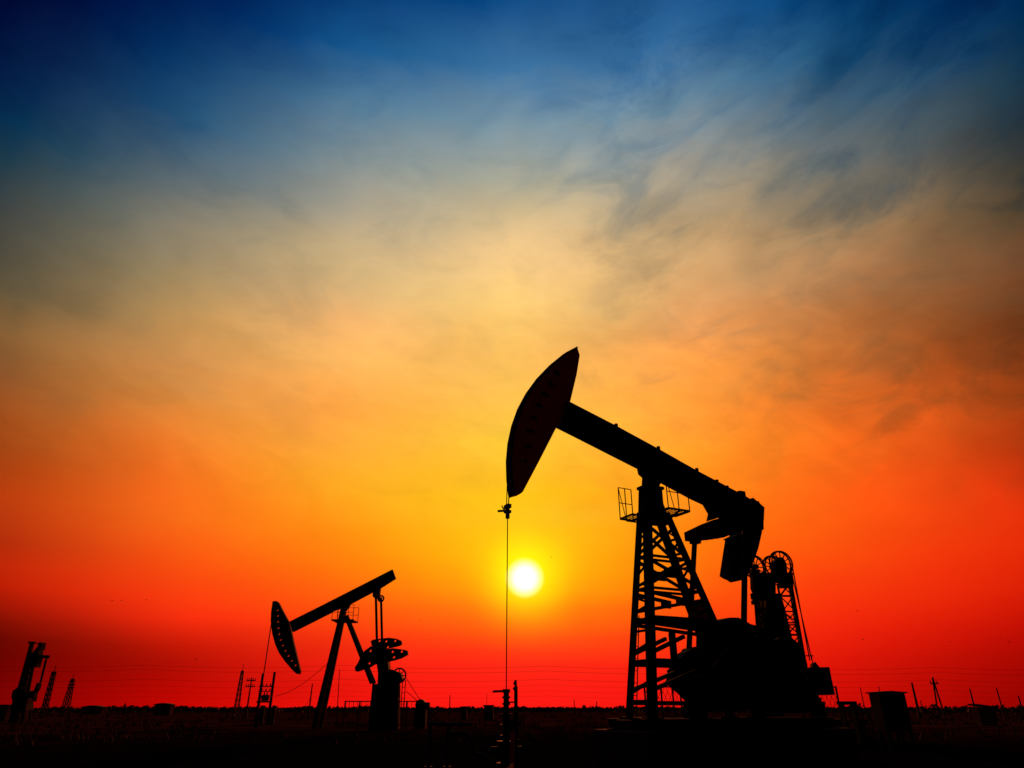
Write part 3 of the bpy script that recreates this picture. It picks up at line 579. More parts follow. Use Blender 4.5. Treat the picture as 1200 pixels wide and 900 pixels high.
for s2 in (-1, 1):
    pm = MB(); top = Vector((Mx, s2 * 1.12, Mz - 0.1)); low = Vector((-1.70, s2 * 1.12, 2.62))
    pm.tube([top, low], 0.085, 10)
    po = part1(pm, 'pitman', STEEL)
    b_ = MB(); b_.tube([low + Vector((0, -0.13, 0)), low + Vector((0, 0.13, 0))], 0.20, 14); part1(b_, 'pin_bearing', STEEL, po)
    b_ = MB(); b_.box(top + Vector((0, 0, -0.08)), (0.26, 0.26, 0.22)); part1(b_, 'knuckle', STEEL, po)
    # crank arm lying towards the well, weights bolted along both its edges
    y0, y1 = (0.80, 0.98) if s2 > 0 else (-0.98, -0.80)
    ca = MB(); ca.prism([(-3.0, 2.98), (-2.5, 3.05), (-0.95, 2.36), (-0.70, 2.16), (-0.80, 1.92), (-1.0, 1.86), (-2.55, 2.42), (-2.95, 2.55)], y0, y1)
    co = part1(ca, 'crank', STEEL, bevel=0.015)
    cw = MB(); ya, yb = (0.74, 1.10) if s2 > 0 else (-1.10, -0.74)
    cw.prism([(-0.78, 2.0), (-0.70, 1.88), (-0.86, 1.74), (-1.08, 1.60), (-1.25, 1.47), (-1.45, 1.30), (-1.72, 1.24), (-1.92, 1.36), (-1.99, 1.66), (-1.93, 2.12)], ya, yb)
    part1(cw, 'counterweight', STEEL, co, bevel=0.03)
    cw = MB(); cw.prism([(-1.02, 2.45), (-1.28, 2.66), (-1.72, 2.84), (-2.1, 2.86), (-2.12, 2.80)], ya, yb)
    part1(cw, 'counterweight', STEEL, co, bevel=0.02)

# derrick: four splayed legs with bracing on every face
LT = [Vector(v) for v in ((.43, -.18, 6.22), (.427, .18, 6.22), (-.34, -.18, 6.22), (-.40, .18, 6.22))]
LB = [Vector(v) for v in ((1.05, -.5, .98), (1.05, .5, .98), (-2.45, -.5, .98), (-2.45, .5, .98))]

LT = [b.lerp(t, 1.045) for b, t in zip(LB, LT)]


def onleg(i, z):
    t = (z - LB[i].z) / (LT[i].z - LB[i].z); return LB[i].lerp(LT[i], t)


for i, w_ in enumerate((0.135, 0.20, 0.18, 0.14)):
    l_ = MB(); l_.hbeam(LB[i], LT[i], w_, w_, 0.022 if i else 0.02, up=(0, 1, 0)); l_.box(LB[i] + Vector((0, 0, 0.0)), (0.42, 0.30, 0.04))
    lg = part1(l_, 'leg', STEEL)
LEV = [5.12, 4.22, 3.40, 2.30, 1.32]


def brace_face(i, j, kind):
    m = MB()
    def br_(z0, z1, w_=0.075, t0=0.0, t1=1.0):
        a, b = onleg(i, z0), onleg(j, z1); m.bar(a.lerp(b, t0), a.lerp(b, t1), w_, w_)
    if kind == 'side':
        for z, w_ in zip(LEV, (0.065, 0.065, 0.15, 0.17, 0.10)): br_(z, z, w_)
        br_(6.0, 5.2); br_(5.2, 6.0)
        br_(5.02, 4.34); br_(4.3, 5.04)
        a = (onleg(i, 4.66) + onleg(j, 4.68)) / 2; m.bar(a + Vector((0.26, 0, 0)), a - Vector((0.24, 0, 0)), 0.03, 0.26)
        br_(4.10, 3.86, 0.09, 0, .62); br_(3.62, 4.0, 0.09)
        a = onleg(i, 3.9).lerp(onleg(j, 3.95), 0.55); m.box(a + Vector((0, 0, -.03)), (0.34, 0.03, 0.22))
        br_(3.28, 3.12, 0.09)
        br_(2.52, 3.42, 0.10, 0, .5)
        a = onleg(i, 3.12).lerp(onleg(j, 3.12), 0.30 if j == 3 else 0.55); m.bar(a, (a.x, a.y, 2.34), 0.13, 0.13)
        br_(1.62, 2.5, 0.10, 0, .55); br_(1.40, 2.3, 0.09, .55, 1)
    else:
        for z in (5.7, 5.3, 5.12, 4.90, 4.34, 4.22, 3.96, 3.40, 3.10): br_(z, z, 0.06)
        br_(2.30, 2.30, 0.14); br_(1.36, 1.36, 0.08)
        br_(5.05, 4.7, .05); br_(4.60, 4.92, .05); br_(3.6, 3.76, .06); br_(2.55, 2.78, .07); br_(1.55, 1.86, .07)
        br_(6.05, 5.72, .05); br_(5.34, 5.64, .05); br_(4.0, 3.8, .05); br_(3.3, 3.44, .05)
    return m


for i, j, k in ((1, 3, 'side'), (0, 2, 'side'), (0, 1, 'front'), (2, 3, 'front')):
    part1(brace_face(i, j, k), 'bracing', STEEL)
# solid head of the derrick and the saddle bearing on it
hd = MB()
T0 = F1.pls([(748.3, 573)], -.2) + F1.pls([(776, 573), (777.5, 590), (786.5, 614)], .2) + F1.pls([(747.5, 614)], -.2)
hd.prism(T0, -0.20, 0.20); z_ = F1.pl(762, 572.5, 0)[1]; hd.prism([(F1.pl(746, 573, -.22)[0], z_ - .04), (F1.pl(778.5, 573, .22)[0], z_ - .04), (F1.pl(778.5, 573, .22)[0], z_ + .04), (F1.pl(746, 573, -.22)[0], z_ + .04)], -0.22, 0.22)
part1(hd, 'derrick_head', STEEL)
sd = MB(); sd.prism(F1.pls([(746.5, 549), (748, 556), (752.5, 560), (752, 571)], -.17) + F1.pls([(773, 571), (773, 566), (771, 560), (776, 555)], .17), -0.18, 0.18)
sd.tube([(0.02, -0.30, 7.35), (0.02, 0.30, 7.35)], 0.13, 14)
part1(sd, 'saddle_bearing', STEEL)

# service platforms each side of the head with hand rails
PZ = 6.38
for (xa, xb, ya, yb) in ((0.18, 0.66, -0.82, -0.20), (-0.62, 0.16, 0.20, 0.84)):
    pf = MB()
    for a, b in (((xa, ya), (xb, ya)), ((xb, ya), (xb, yb)), ((xb, yb), (xa, yb)), ((xa, yb), (xa, ya))):
        pf.bar((a[0], a[1], PZ), (b[0], b[1], PZ), 0.04, 0.055)
    k = 0
    while xa + 0.07 + k * 0.115 < xb - .03:
        x_ = xa + 0.07 + k * 0.115; pf.bar((x_, ya, PZ + .02), (x_, yb, PZ + .005), 0.028, 0.02); k += 1
    ym = ya if ya < 0 else yb
    yi = yb if ya < 0 else ya
    pf.bar(((xa + xb) / 2, ym, PZ - .03), ((xa + xb) / 2, yi, PZ - 0.22), 0.05, 0.05)
    pfo = part1(pf, 'platform', STEEL)
    gr = MB()
    for dz in (0.50, 0.98):
        gr.tube([(xb, ym, PZ + dz), (xa, ym, PZ + dz)], 0.014, 6)
    for x_ in (xb, (xa + xb) / 2, xa):
        gr.tube([(x_, ym, PZ), (x_, ym, PZ + 0.98)], 0.016, 6)
    gr.tube([(xb, ym, PZ + .98), (xb - .22, ym, PZ)], 0.012, 6)
    part1(gr, 'guardrail', STEEL, pfo)

# access ladder up the front face
ld = MB()
for s2 in (-0.13, 0.13):
    ld.tube([onleg(0, 1.0) * .62 + onleg(1, 1.0) * .38 + Vector((0.10, s2 * 0.6, 0)), onleg(0, 3.5) * .62 + onleg(1, 3.5) * .38 + Vector((0.10, s2 * 0.6, 0))], 0.014, 6)
for k in range(8):
    a = onleg(0, 1.2 + k * .3) * .62 + onleg(1, 1.2 + k * .3) * .38 + Vector((0.10, 0, 0)); ld.tube([a - Vector((0, .08, 0)), a + Vector((0, .08, 0))], 0.01, 5)
part1(ld, 'ladder', STEEL)

# ribbed guard leaning along the rear legs
gp = MB()
a0, a1 = Vector((-1.36, -.36, 4.02)), Vector((-2.28, -.36, 1.80))
up_ = Vector((1.0, 0, 0.4))
vs = []
for (P_, ya, yb) in ((a0, -.48, -.04), (a1, -.56, .08)):
    for dx in (-0.16, 0.16): vs += [(P_.x + dx, ya, P_.z - dx * .25), (P_.x + dx, yb, P_.z - dx * .25)]
gp.add(vs, [(0, 1, 3, 2), (4, 6, 7, 5), (0, 4, 5, 1), (1, 5, 7, 3), (3, 7, 6, 2), (2, 6, 4, 0)])
for k in range(4):
    y_ = -.43 + k * .115
    gp.bar((a0.x + 0.18, y_, a0.z - .05), (a1.x + 0.18, y_ * 1.1, a1.z - .06), 0.04, 0.06)
part1(gp, 'ribbed_guard', RUST)

# gearbox, belt wheel, motor and brake on the skid
gx = MB()
gx.prism(F1.pls([(842, 729), (848, 725.5), (856, 723.5), (866, 723.5), (874, 727), (880, 731), (900, 736), (908, 750), (918, 770), (920, 800), (842, 800)], 0.5), -0.45, 0.5)
gxo = part1(gx, 'gearbox', STEEL, bevel=0.03)
b_ = MB(); b_.tube([(CC[0], -0.82, CC[1]), (CC[0], 0.82, CC[1])], 0.16, 16); part1(b_, 'crank_shaft', STEEL, gxo)
pd = MB(); pd.box((-2.9, 0, 1.55), (2.3, 1.3, 0.8)); part1(pd, 'pedestal', STEEL, bevel=0.02)
wg = MB(); wg.tube([(-3.75, 0.56, 2.35), (-3.75, 0.76, 2.35)], 0.72, 28); wgo = part1(wg, 'belt_guard', STEEL, bevel=0.02)
b_ = MB(); b_.ring((-3.75, 0.78, 2.35), (0, 1, 0), 0.62, 0.03); part1(b_, 'rim', STEEL, wgo)
wt = MB(); wt.tube([(-4.75, -0.35, 1.62), (-4.75, 0.42, 1.62)], 0.30, 18); mo = part1(wt, 'motor', STEEL)
fn = MB()
for k in range(7): fn.ring((-4.75, -0.28 + k * .1, 1.62), (0, 1, 0), 0.31, 0.018, 20, 4)
part1(fn, 'cooling_fin', STEEL, mo)
fb = MB(); fb.box((-4.75, 0.03, 1.26), (0.6, 0.7, 0.1)); part1(fb, 'motor_mount', STEEL, mo)
bl = MB(); bl.bar((-0.9, 0.66, 1.3), (-1.15, 0.66, 2.05), 0.05); bl.tube([(-1.15, .6, 2.05), (-1.15, .74, 2.05)], .05, 8); part1(bl, 'brake_lever', STEEL)
sk = MB()
for s2 in (-0.62, 0.62): sk.hbeam((1.62, s2, 0.83), (-5.3, s2, 0.83), 0.22, 0.26, 0.03)
for x_ in (1.5, 0.3, -0.9, -2.1, -3.4, -4.3, -5.2): sk.bar((x_, -0.5, 0.83), (x_, 0.5, 0.83), 0.14, 0.2)
for x_ in (1.05, -2.45): sk.box((x_, 0, 0.972), (0.44, 1.30, 0.024))
part1(sk, 'skid_frame', STEEL)
# small things bolted round the drive
for k, (x_, y_, z_, a, b, c) in enumerate(((-0.6, 0.2, 1.15, .5, .4, .38), (-3.9, -0.4, 1.3, .6, .5, .6), (-5.05, 0.35, 1.2, .35, .3, .4))):
    b_ = MB(); b_.box((x_, y_, z_ - .02), (a, b, c)); part1(b_, 'drive_housing', STEEL, bevel=0.03)

# bridle rope, carrier bar, polished rod
hb = F1.pl(596.5, 583, 0); rodx = F1.pl(593.3, 806, 0)
rp_ = MB(); 
tx = (hb[0] + rodx[0]) / 2 + 0.01
for s2 in (-0.06, 0.06):
    pts = [Vector((a[0] + 0.035, s2, a[1])) for a in fr_[::-1]]
    rp_.tube([(p.x, p.y, p.z) for p in pts[1:-2]] + [(tx, s2, 6.1)], 0.013, 6)
part1(rp_, 'bridle_rope', WIRE)
cb = MB(); cb.box((tx, 0, 6.04), (0.11, 0.24, 0.10)); cb.tube([(tx, 0, 6.1), (tx, 0, 5.72)], 0.055, 10); cb.box((tx, 0, 5.90), (0.15, 0.15, 0.07)); cb.bar((tx, 0, 5.93), (tx + 0.26, -0.06, 5.90), 0.05, 0.05); cb.bar((tx + .1, 0, 5.93), (tx + 0.16, -0.03, 6.05), 0.03, 0.03)
part1(cb, 'carrier_bar', STEEL)
pr = MB(); pr.tube([(tx, 0, 5.9), (rodx[0], 0, 1.5)], 0.013, 8)
part1(pr, 'polished_rod', GALV)

# ================================================================== WELLHEAD
W0 = F1.w((rodx[0], 0, 0)); W0.z = -0.03
WH = thing('wellhead', 'low wellhead with valves and a stuffing box under the hanging polished rod', 'wellhead', W0, F1.rz)
m = MB(); m.tube([(0, 0, 0), (0, 0, 0.52)], 0.13, 14)
for z in (0.06, 0.28, 0.5): m.tube([(0, 0, z), (0, 0, z + .05)], 0.22, 16)
m.build('casing_head', STEEL, WH)
m = MB(); m.tube([(0, 0, .55), (0, 0, 1.12)], 0.085, 12)
for z in (.62, .84, 1.06): m.tube([(0, 0, z), (0, 0, z + .05)], 0.15, 14)
m.build('tubing_spool', STEEL, WH)
m = MB(); m.tube([(0, 0, 1.12), (0, 0, 1.58)], 0.065, 10)
for z in (1.16, 1.3, 1.44): m.tube([(0, 0, z), (0, 0, z + .045)], 0.095, 10)
m.tube([(0, 0, 1.56), (0, 0, 1.64)], 0.09, 6); m.build('stuffing_box', STEEL, WH)
m = MB(); m.bar((0.02, 0, 1.60), (0.30, 0.02, 1.59), 0.07, 0.05); m.tube([(0.30, .02, 1.585), (0.36, .02, 1.585)], 0.025, 6); m.build('gland_arm', STEEL, WH)
for (d, z) in (((0.5, 0), .36), ((-0.5, 0.1), .36), ((0.1, 0.48), .72), ((-0.42, -0.1), .92)):
    m = MB(); v = Vector((d[0], d[1], z)); m.tube([(0, 0, z), v], 0.045, 8); m.tube([v * .45 + Vector((0, 0, z * .55)), v * .75 + Vector((0, 0, z * .25))], 0.085, 10)
    vo = m.build('valve', STEEL, WH)
    h_ = MB(); h_.ring(v * 1.08 - Vector((0, 0, z * .08)), (d[0], d[1], 0), 0.12, 0.013, 18, 5); h_.tube([v, v * 1.1 - Vector((0, 0, z * .1))], 0.015, 6)
    h_.bar(v * 1.08 - Vector((0, 0, z * .08 - .12)), v * 1.08 - Vector((0, 0, z * .08 + .12)), .015); h_.build('handwheel', STEEL, vo)
dv = F1.loc(atY(604.5, 800, W0.y)); xx = dv.x - rodx[0]; yy = dv.y
m = MB(); m.tube([(xx, yy, 0.0), (xx, yy, 1.70)], 0.045, 8); m.tube([(xx, yy, 1.70), (xx + .01, yy, 1.84)], 0.03, 8)
m.tube([(xx, yy, .5), (xx, yy, .58)], .07, 8); m.tube([(xx, yy, 1.0), (xx, yy, 1.06)], .065, 8); m.tube([(xx, yy, 1.22), (xx, yy, 1.27)], .06, 8)
m.tube([(0, 0, 1.36), (xx, yy, 1.36)], 0.018, 6); m.build('side_pipe', STEEL, WH)
m = MB(); m.tube([(xx + .0, yy, 1.72), (xx + .06, yy + .02, 1.78)], 0.028, 6); m.tube([(xx, yy, 1.62), (xx + .07, yy + .02, 1.66)], 0.03, 6); m.build('gauge', STEEL, WH)
# flow line running off over the ground
m = MB(); m.tube([(0.1, 0.5, .72), (0.15, .62, .6), (0.2, .7, .12), (0.6, 1.4, .08), (1.6, 2.4, .08)], 0.05, 8); m.build('flow_line', RUST, WH)
# low guard frame round the well cellar
gfm = thing('pipe_barrier', 'low dark pipe barrier standing on the ground left of the wellhead', 'barrier', (-1.46, 17.6, -0.03), R(3))
for x_ in (-0.42, 0.0):
    m = MB(); m.tube([(x_, 0, 0), (x_, 0, .93)], 0.045, 8); m.tube([(x_, 0, 0), (x_, 0, .05)], 0.09, 8); m.build('post', STEEL, gfm)
for z, e in ((.90, .55), (.5, .02)):
    m = MB(); m.tube([(-.48, 0, z), (e, 0, z - .01)], 0.04, 8); m.build('rail', STEEL, gfm)
m = MB(); m.tube([(.0, .05, .68), (.3, .05, .72), (.48, .05, .66), (.56, .05, .5), (.58, .05, .3), (.9, .05, .22)], 0.05, 8); m.build('bent_pipe', STEEL, gfm)


# ================================================================== SECOND PUMPJACK
Y2 = 50.0
sad = atY(405, 707, Y2)
F2 = Frame((sad.x, Y2, 0), 0.0)
P2 = thing('pumpjack', 'smaller distant pumpjack left of the sun with its horsehead lowered and beam end raised', 'pumpjack', (sad.x, Y2, 0), F2.rz, 'pumpjacks working in the oil field')


def Z4(a, b): return (290 + a / 4.5, 650 + b / 4.5)
def Z6(a, b): return (310 + a / 6.43, 660 + b / 6.43)


hp2 = [Z6(*p) for p in [(72, 289), (92, 286), (110, 298), (135, 350), (165, 405), (190, 447), (207, 523), (218, 580), (235, 650), (255, 735), (275, 815), (265, 833), (248, 832), (215, 800), (160, 735), (118, 675), (90, 610), (68, 530), (57, 440), (60, 370)]]
hol2 = [Z6(*p) for p in [(100, 354), (103, 397), (104, 441), (107, 489), (113, 535), (125, 578), (141, 619), (161, 659), (183, 698), (209, 735), (236, 769)]]
edge2 = [Z6(*p) for p in [(222, 605), (231, 662), (247, 732), (262, 797)]]
m = MB()
m.holed(F2.pls(hp2, 0), [circ(F2.pl(a, b, 0), 0.078, 8, 1.0) for a, b in hol2] , -0.16, 0.16)
h2 = m.build('horsehead', STEEL, P2)
m = MB(); o2 = F2.pls(hp2[11:] + [hp2[0]], 0)
for i in range(len(o2) - 1): m.bar((o2[i][0], 0, o2[i][1]), (o2[i + 1][0], 0, o2[i + 1][1]), 0.5, 0.05, up=(1, 0, 0.3))
m.build('rope_track', STEEL, h2)
bm2 = MB(); bm2.prism(F2.pls([Z4(225, 357), (379, 709.8), (420, 688.9), (460.5, 668.2), (464, 678), (445, 690), (437, 694), (405, 711), (390, 716.5), Z4(240, 405)], 0), -0.16, 0.16)
b2 = bm2.build('walking_beam', STEEL, P2)
fl = MB()
for ln in (F2.pls([Z4(225, 357), (379, 709.8), (420, 688.9), (460.5, 668.2)], 0), F2.pls([Z4(240, 405), (390, 716.5)], 0)):
    for i in range(len(ln) - 1): fl.bar((ln[i][0], 0, ln[i][1]), (ln[i + 1][0], 0, ln[i + 1][1]), 0.42, 0.05)
fl.build('flange', STEEL, b2)
m = MB(); c_ = F2.pls([(398, 709), (408, 705), (410, 709), (405, 716), (400, 716)], 0); m.prism(c_, -.28, .28); m.build('saddle_bearing', STEEL, P2)
# samson post
def P2p(x, y, q): a = F2.pl(x, y, q); return Vector((a[0], q, a[1]))
for q, (xa, xb) in ((1.0, (401.0, 369.5)), (-1.0, (402.5, 376.5))):
    tp = P2p(402.5, 716, 0); tp.y = q * .2; lo = P2p(xb + 0, 840, q); lo.z = 0.0; lo.x = F2.pl(xb, 840, q)[0]
    m = MB(); m.hbeam(tp, lo, 0.30, 0.30, 0.04); m.build('leg', STEEL, P2)
tp = P2p(406, 722, 0); lo = P2p(437.5, 801, 0)
for q in (-1, 1):
    m = MB(); m.hbeam(tp + Vector((0, q * .15, 0)), lo + Vector((0, q * .45, 0)), 0.22, 0.26, 0.03); m.build('rear_brace', STEEL, P2)
for t in (.25, .45, .66, .86):
    a = P2p(402.5, 716, 0).lerp(Vector((F2.pl(369.5, 840, 1)[0], 1, 0)), t); b = P2p(402.5, 716, 0).lerp(Vector((F2.pl(376.5, 840, -1)[0], -1, 0)), t)
    a.y, b.y = .2 + .8 * t, -.2 - .8 * t; m = MB(); m.bar(a, b, .10); m.build('crossbar', STEEL, P2)
pz = F2.pl(402, 728, 0)
for q in (-1, 1):
    m = MB(); m.box((pz[0] - .12, q * .52, pz[1]), (1.5, .6, .09)); pf = m.build('platform', STEEL, P2)
    m = MB(); x0, x1 = pz[0] - .85, pz[0] + .6
    for dz in (.5, 1.0): m.tube([(x0, q * .8, pz[1] + dz), (x1, q * .8, pz[1] + dz)], .018, 5)
    for k in range(5): x_ = x0 + (x1 - x0) * k / 4; m.tube([(x_, q * .8, pz[1]), (x_, q * .8, pz[1] + 1.0)], .02, 5)
    m.build('guardrail', STEEL, pf)
# equaliser and pitmans
ep = F2.pl(443, 697, 0)
m = MB(); m.prism(F2.pls([(437.5, 692), (446, 689), (445, 698), (440, 699)], 0), -.22, .22); m.build('tail_bearing', STEEL, P2)
m = MB(); m.tube([(ep[0], -1.05, ep[1] - .15), (ep[0], 1.05, ep[1] - .15)], .12, 10); m.build('equaliser_beam', STEEL, P2)
for q, xt in ((1.0, 440.5), (-1.0, 446.5)):
    m = MB(); a = P2p(xt, 700, q); b = P2p(xt + 1.3, 756, q); m.tube([a, b], .085, 8); po = m.build('pitman', STEEL, P2)
    m = MB(); m.ring((a.x, q, ep[1] - .12), (0, 1, 0), .20, .06, 14, 6); m.build('eye', STEEL, po)
# butterfly cranks with bolted counterweights
def Z9(a, b): return (390 + a / 9.0, 740 + b / 9.0)
near = [Z9(*p) for p in [(235, 385), (245, 420), (262, 425), (330, 400), (400, 375), (440, 350), (560, 325), (640, 308), (720, 285), (795, 245), (790, 205), (760, 195), (640, 178), (560, 190), (480, 150), (410, 155), (340, 205), (300, 260), (270, 330)]]
far = [Z9(*p) for p in [(403, 105), (430, 88), (520, 75), (600, 68), (680, 80), (725, 100), (732, 130), (710, 150), (650, 165), (560, 185), (470, 190), (415, 150)]]
for pts, q0, q1, hs in ((near, .62, .95, [(400, 205), (388, 335), (492, 345), (633, 215), (730, 212), (648, 272)]), (far, -.95, -.62, [(566, 105), (660, 100), (582, 165), (495, 100)])):
    m = MB(); m.holed(F2.pls(pts, (q0 + q1) / 2), [circ(F2.pl(*Z9(*h), (q0 + q1) / 2), .085, 7) for h in hs], q0, q1)
    co = m.build('crank', STEEL, P2)
m = MB(); c_ = F2.pl(449, 768, 0); m.tube([(c_[0], -.9, c_[1]), (c_[0], .9, c_[1])], .16, 12); m.build('crank_shaft', STEEL, P2)
m = MB(); m.prism(F2.pls([Z9(470, 300), Z9(490, 440), Z9(485, 560), Z9(690, 560), Z9(745, 500), Z9(725, 440), Z9(640, 405), Z9(600, 405), Z9(590, 300)], 0), -.5, .5)
gb2 = m.build('gearbox', STEEL, P2)
m = MB(); c_ = F2.pl(*Z9(700, 465), .65); m.ring((c_[0], .65, c_[1]), (0, 1, 0), .44, .05, 22, 6)
for k in range(4):
    t = k * math.pi / 4; m.bar((c_[0] - .42 * math.cos(t), .65, c_[1] - .42 * math.sin(t)), (c_[0] + .42 * math.cos(t), .65, c_[1] + .42 * math.sin(t)), .05)
m.build('belt_wheel', STEEL, P2)
m = MB(); bx = F2.pls([(436.5, 801.5), (467, 801.5), (467.5, 838), (433, 838)], 0.6); z0 = -0.05
m.prism([bx[0], bx[1], (bx[2][0], z0), (bx[3][0], z0)], -.3, .7); m.build('pedestal', CONC, P2, bevel=.03)
m = MB(); mt = F2.pl(493.5, 826, 0); mx_, mz_ = mt; m.tube([(mx_, -.35, mz_), (mx_, .45, mz_)], .34, 14); m.box((mx_ - .4, 0.1, mz_ - .05), (.35, .4, .4)); mo2 = m.build('motor', STEEL, P2)
m = MB(); m.box((mx_, 0, (mz_ - .3) / 2), (.75, .9, mz_ - .3)); m.build('motor_stand', STEEL, mo2)
m = MB()
for q, ya, yb in ((.62, 795, 820), (.68, 810, 824)): m.tube([P2p(476, ya, q), P2p(492, yb, q)], .02, 5)
m.build('drive_belt', WIRE, P2)
m = MB(); a = F2.pls(hp2[11:] + [hp2[0]], 0); top = Vector((a[-3][0] + .03, 0, a[-3][1])); m.tube([(a[-2][0] + .03, 0, a[-2][1]), top, (top.x + .05, 0, .7)], .035, 6); m.build('bridle_rope', WIRE, P2)
m = MB(); lx = F2.pl(472.5, 815, -.9)[0]
for dx in (-.1, .1): m.tube([(lx + dx, -.9, 0), (lx + dx, -.9, F2.pl(473, 797, -.9)[1])], .03, 5)
for k in range(7): m.tube([(lx - .1, -.9, .4 + k * .35), (lx + .1, -.9, .4 + k * .35)], .02, 5)
m.build('ladder', STEEL, P2)
# small wellhead of the second pumpjack
m = MB(); wx = F2.w((top.x + .05, 0, 0)); m.tube([(0, 0, 0), (0, 0, .7)], .10, 8); m.tube([(0, 0, .3), (0, 0, .36)], .2, 10); m.tube([(-.4, 0, .45), (.4, 0, .45)], .05, 6); m.tube([(0, 0, .7), (0, 0, .8)], .06, 8)
wo2 = m.build('wellhead', STEEL); wo2.location = wx
tag(wo2, 'tiny wellhead below the rope of the smaller distant pumpjack', 'wellhead')
# picket railing round the second pumpjack
RL = thing('picket_railing', 'low picket railing around the foot of the smaller pumpjack', 'railing', (ground(404, 47).x, 47, -.02))
xa, xb = 0.0, ground(490, 47).x - ground(404, 47).x
ht = atY(450, 821.5, 47).z
for z in (ht, .3):
    m = MB(); m.tube([(xa, 0, z), (xb, 0, z)], .035, 6); m.build('rail', STEEL, RL)
k = 0; m = MB()
while xa + k * .26 < xb: m.tube([(xa + k * .26, 0, 0), (xa + k * .26, 0, ht)], .014, 4); k += 1
m.build('pickets', STEEL, RL)
for t in (0, .2, .36, .72, .84, 1.0):
    m = MB(); m.tube([(xa + (xb - xa) * t, 0, 0), (xa + (xb - xa) * t, 0, ht + .03)], .05, 6); m.build('post', STEEL, RL)

# ================================================================== TOWER PUMPING UNIT behind the main pumpjack
Y3 = 38.0
TO = atY(915, 830, Y3); TO.z = 0
TU = thing('tower_pumping_unit', 'tall lattice tower pumping unit with spoked wheels on top, partly behind the large pumpjack', 'pumping unit', (TO.x, Y3, 0))
def T3(x, y, dy=0.0):
    p = atY(x, y, Y3 + dy); return Vector((p.x - TO.x, dy, p.z))
def TB(x, dy=0.0): p = ground(x, Y3 + dy); return Vector((p.x - TO.x, dy, 0))
tops = [T3(883.5, 680, -.5), T3(926, 679, -.5), T3(886, 682, .5), T3(924.5, 682, .5), T3(892, 684, -.5), T3(911, 684, -.5)]
bots = [T3(892.5, 800, -.5), T3(946, 792, -.5), T3(896, 800, .5), T3(944, 793, .5), T3(901, 800, -.5), T3(932, 792, -.5)]
for b in bots:
    i = bots.index(b); d = (b - tops[i]); bots[i] = tops[i] + d * (tops[i].z / (tops[i].z - b.z))
for a, b in zip(tops, bots):
    m = MB(); m.bar(a, b, .13 if tops.index(a) < 4 else .09); m.build('leg', STEEL, TU)
def lat(i, j, zs, w_=.065):
    m = MB()
    def on(k, z): t = (tops[k].z - z) / tops[k].z; return tops[k].lerp(bots[k], t)
    for k, z in enumerate(zs):
        m.bar(on(i, z), on(j, z), w_ * (1.5 if k in (1, 4) else 1))
        if k + 1 < len(zs):
            m.bar(on(i, z), on(j, zs[k + 1]), w_ * .8); m.bar(on(j, z), on(i, zs[k + 1]), w_ * .8)
    return m.build('lattice', STEEL, TU)
zt = tops[0].z
zs = [T3(928, y).z for y in (683, 700, 718, 731, 745, 759, 778, 800)]
for i, j in ((0, 4), (5, 1), (0, 2), (1, 3)): lat(i, j, zs)
lat(2, 3, zs[::3], .05)
# machinery deck and counterweight column
m = MB(); pp = [T3(*p) for p in [(878, 673), (925, 673), (925.5, 690), (912, 690), (911, 684), (905, 684), (905, 698), (881.5, 698), (878.5, 690)]]
m.prism([(p.x, p.z) for p in pp], -.55, -.1); m.build('machinery_deck', STEEL, TU)
m = MB()
for k in range(9): m.box(T3(881 + k * 1.6, 699 + (k % 3), -.6 + .1 * k) , (.10, .12, .3))
m.box(T3(884, 706, -.4), (.25, .3, .2)); m.build('control_gear', STEEL, TU)
m = MB(); pp = [T3(*p) for p in [(894.5, 697), (911, 697), (916.5, 716), (921, 735), (926, 756), (931, 790), (931, 829), (888, 829), (891, 760)]]
m.prism([(p.x, p.z) for p in pp], -.5, .5); cwc = m.build('counterweight_column', STEEL, TU)
# three spoked sheaves
for (cx, cy, rad, dy, fw) in ((915.5, 660.5, .66, -.45, 1.0), (906, 664, .58, .5, .95), (884.5, 664.5, .62, .1, .9)):
    c_ = T3(cx, cy, dy); ax = Vector((.30, -1, 0)).normalized()
    ux = ax.cross(Vector((0, 0, 1))).normalized()
    m = MB(); m.ring(c_ - ax * .09, ax, rad, .05, 32, 6); m.ring(c_ + ax * .09, ax, rad * .97, .045, 32, 6)
    m.tube([c_ - ax * .2, c_ + ax * .2], .13, 12)
    for k in range(12):
        t = 2 * math.pi * k / 12; e = math.cos(t) * ux + math.sin(t) * Vector((0, 0, 1)); m.bar(c_ + e * .1, c_ + e * rad, .045)
    m.build('sheave', STEEL, TU)
m = MB(); pp = [T3(*p) for p in [(905, 660), (909, 654), (916, 654), (920, 662), (921, 674), (905, 674)]]
m.prism([(p.x, p.z) for p in pp], -.25, .3); m.build('bearing_frame', STEEL, TU)
m = MB(); pp = [T3(*p) for p in [(880, 668), (890, 668), (890, 674), (880, 674)]]; m.prism([(p.x, p.z) for p in pp], -.1, .3); m.build('bearing_frame', STEEL, TU)
m = MB()
for x0, x1, q in ((928.6, 949.0, -.5), (926.5, 951.5, -.9)): m.tube([T3(x0, 664 + (928.6 - x0), q), T3(x1, 774, q)], .03, 6)
m.bar(T3(943, 768.5, -.7), T3(953, 768.5, -.7), .05); m.tube([T3(951, 768, -.9), T3(953, 781, -.9)], .02, 5)
m.build('lifting_belt', WIRE, TU)
m = MB(); pp = [T3(*p) for p in [(941, 783), (965.5, 782.5), (968.2, 797), (972, 814.5), (940, 814.5)]]
m.prism([(p.x, p.z) for p in pp], -.7, .7); wb = m.build('weight_box', STEEL, TU, bevel=.02)
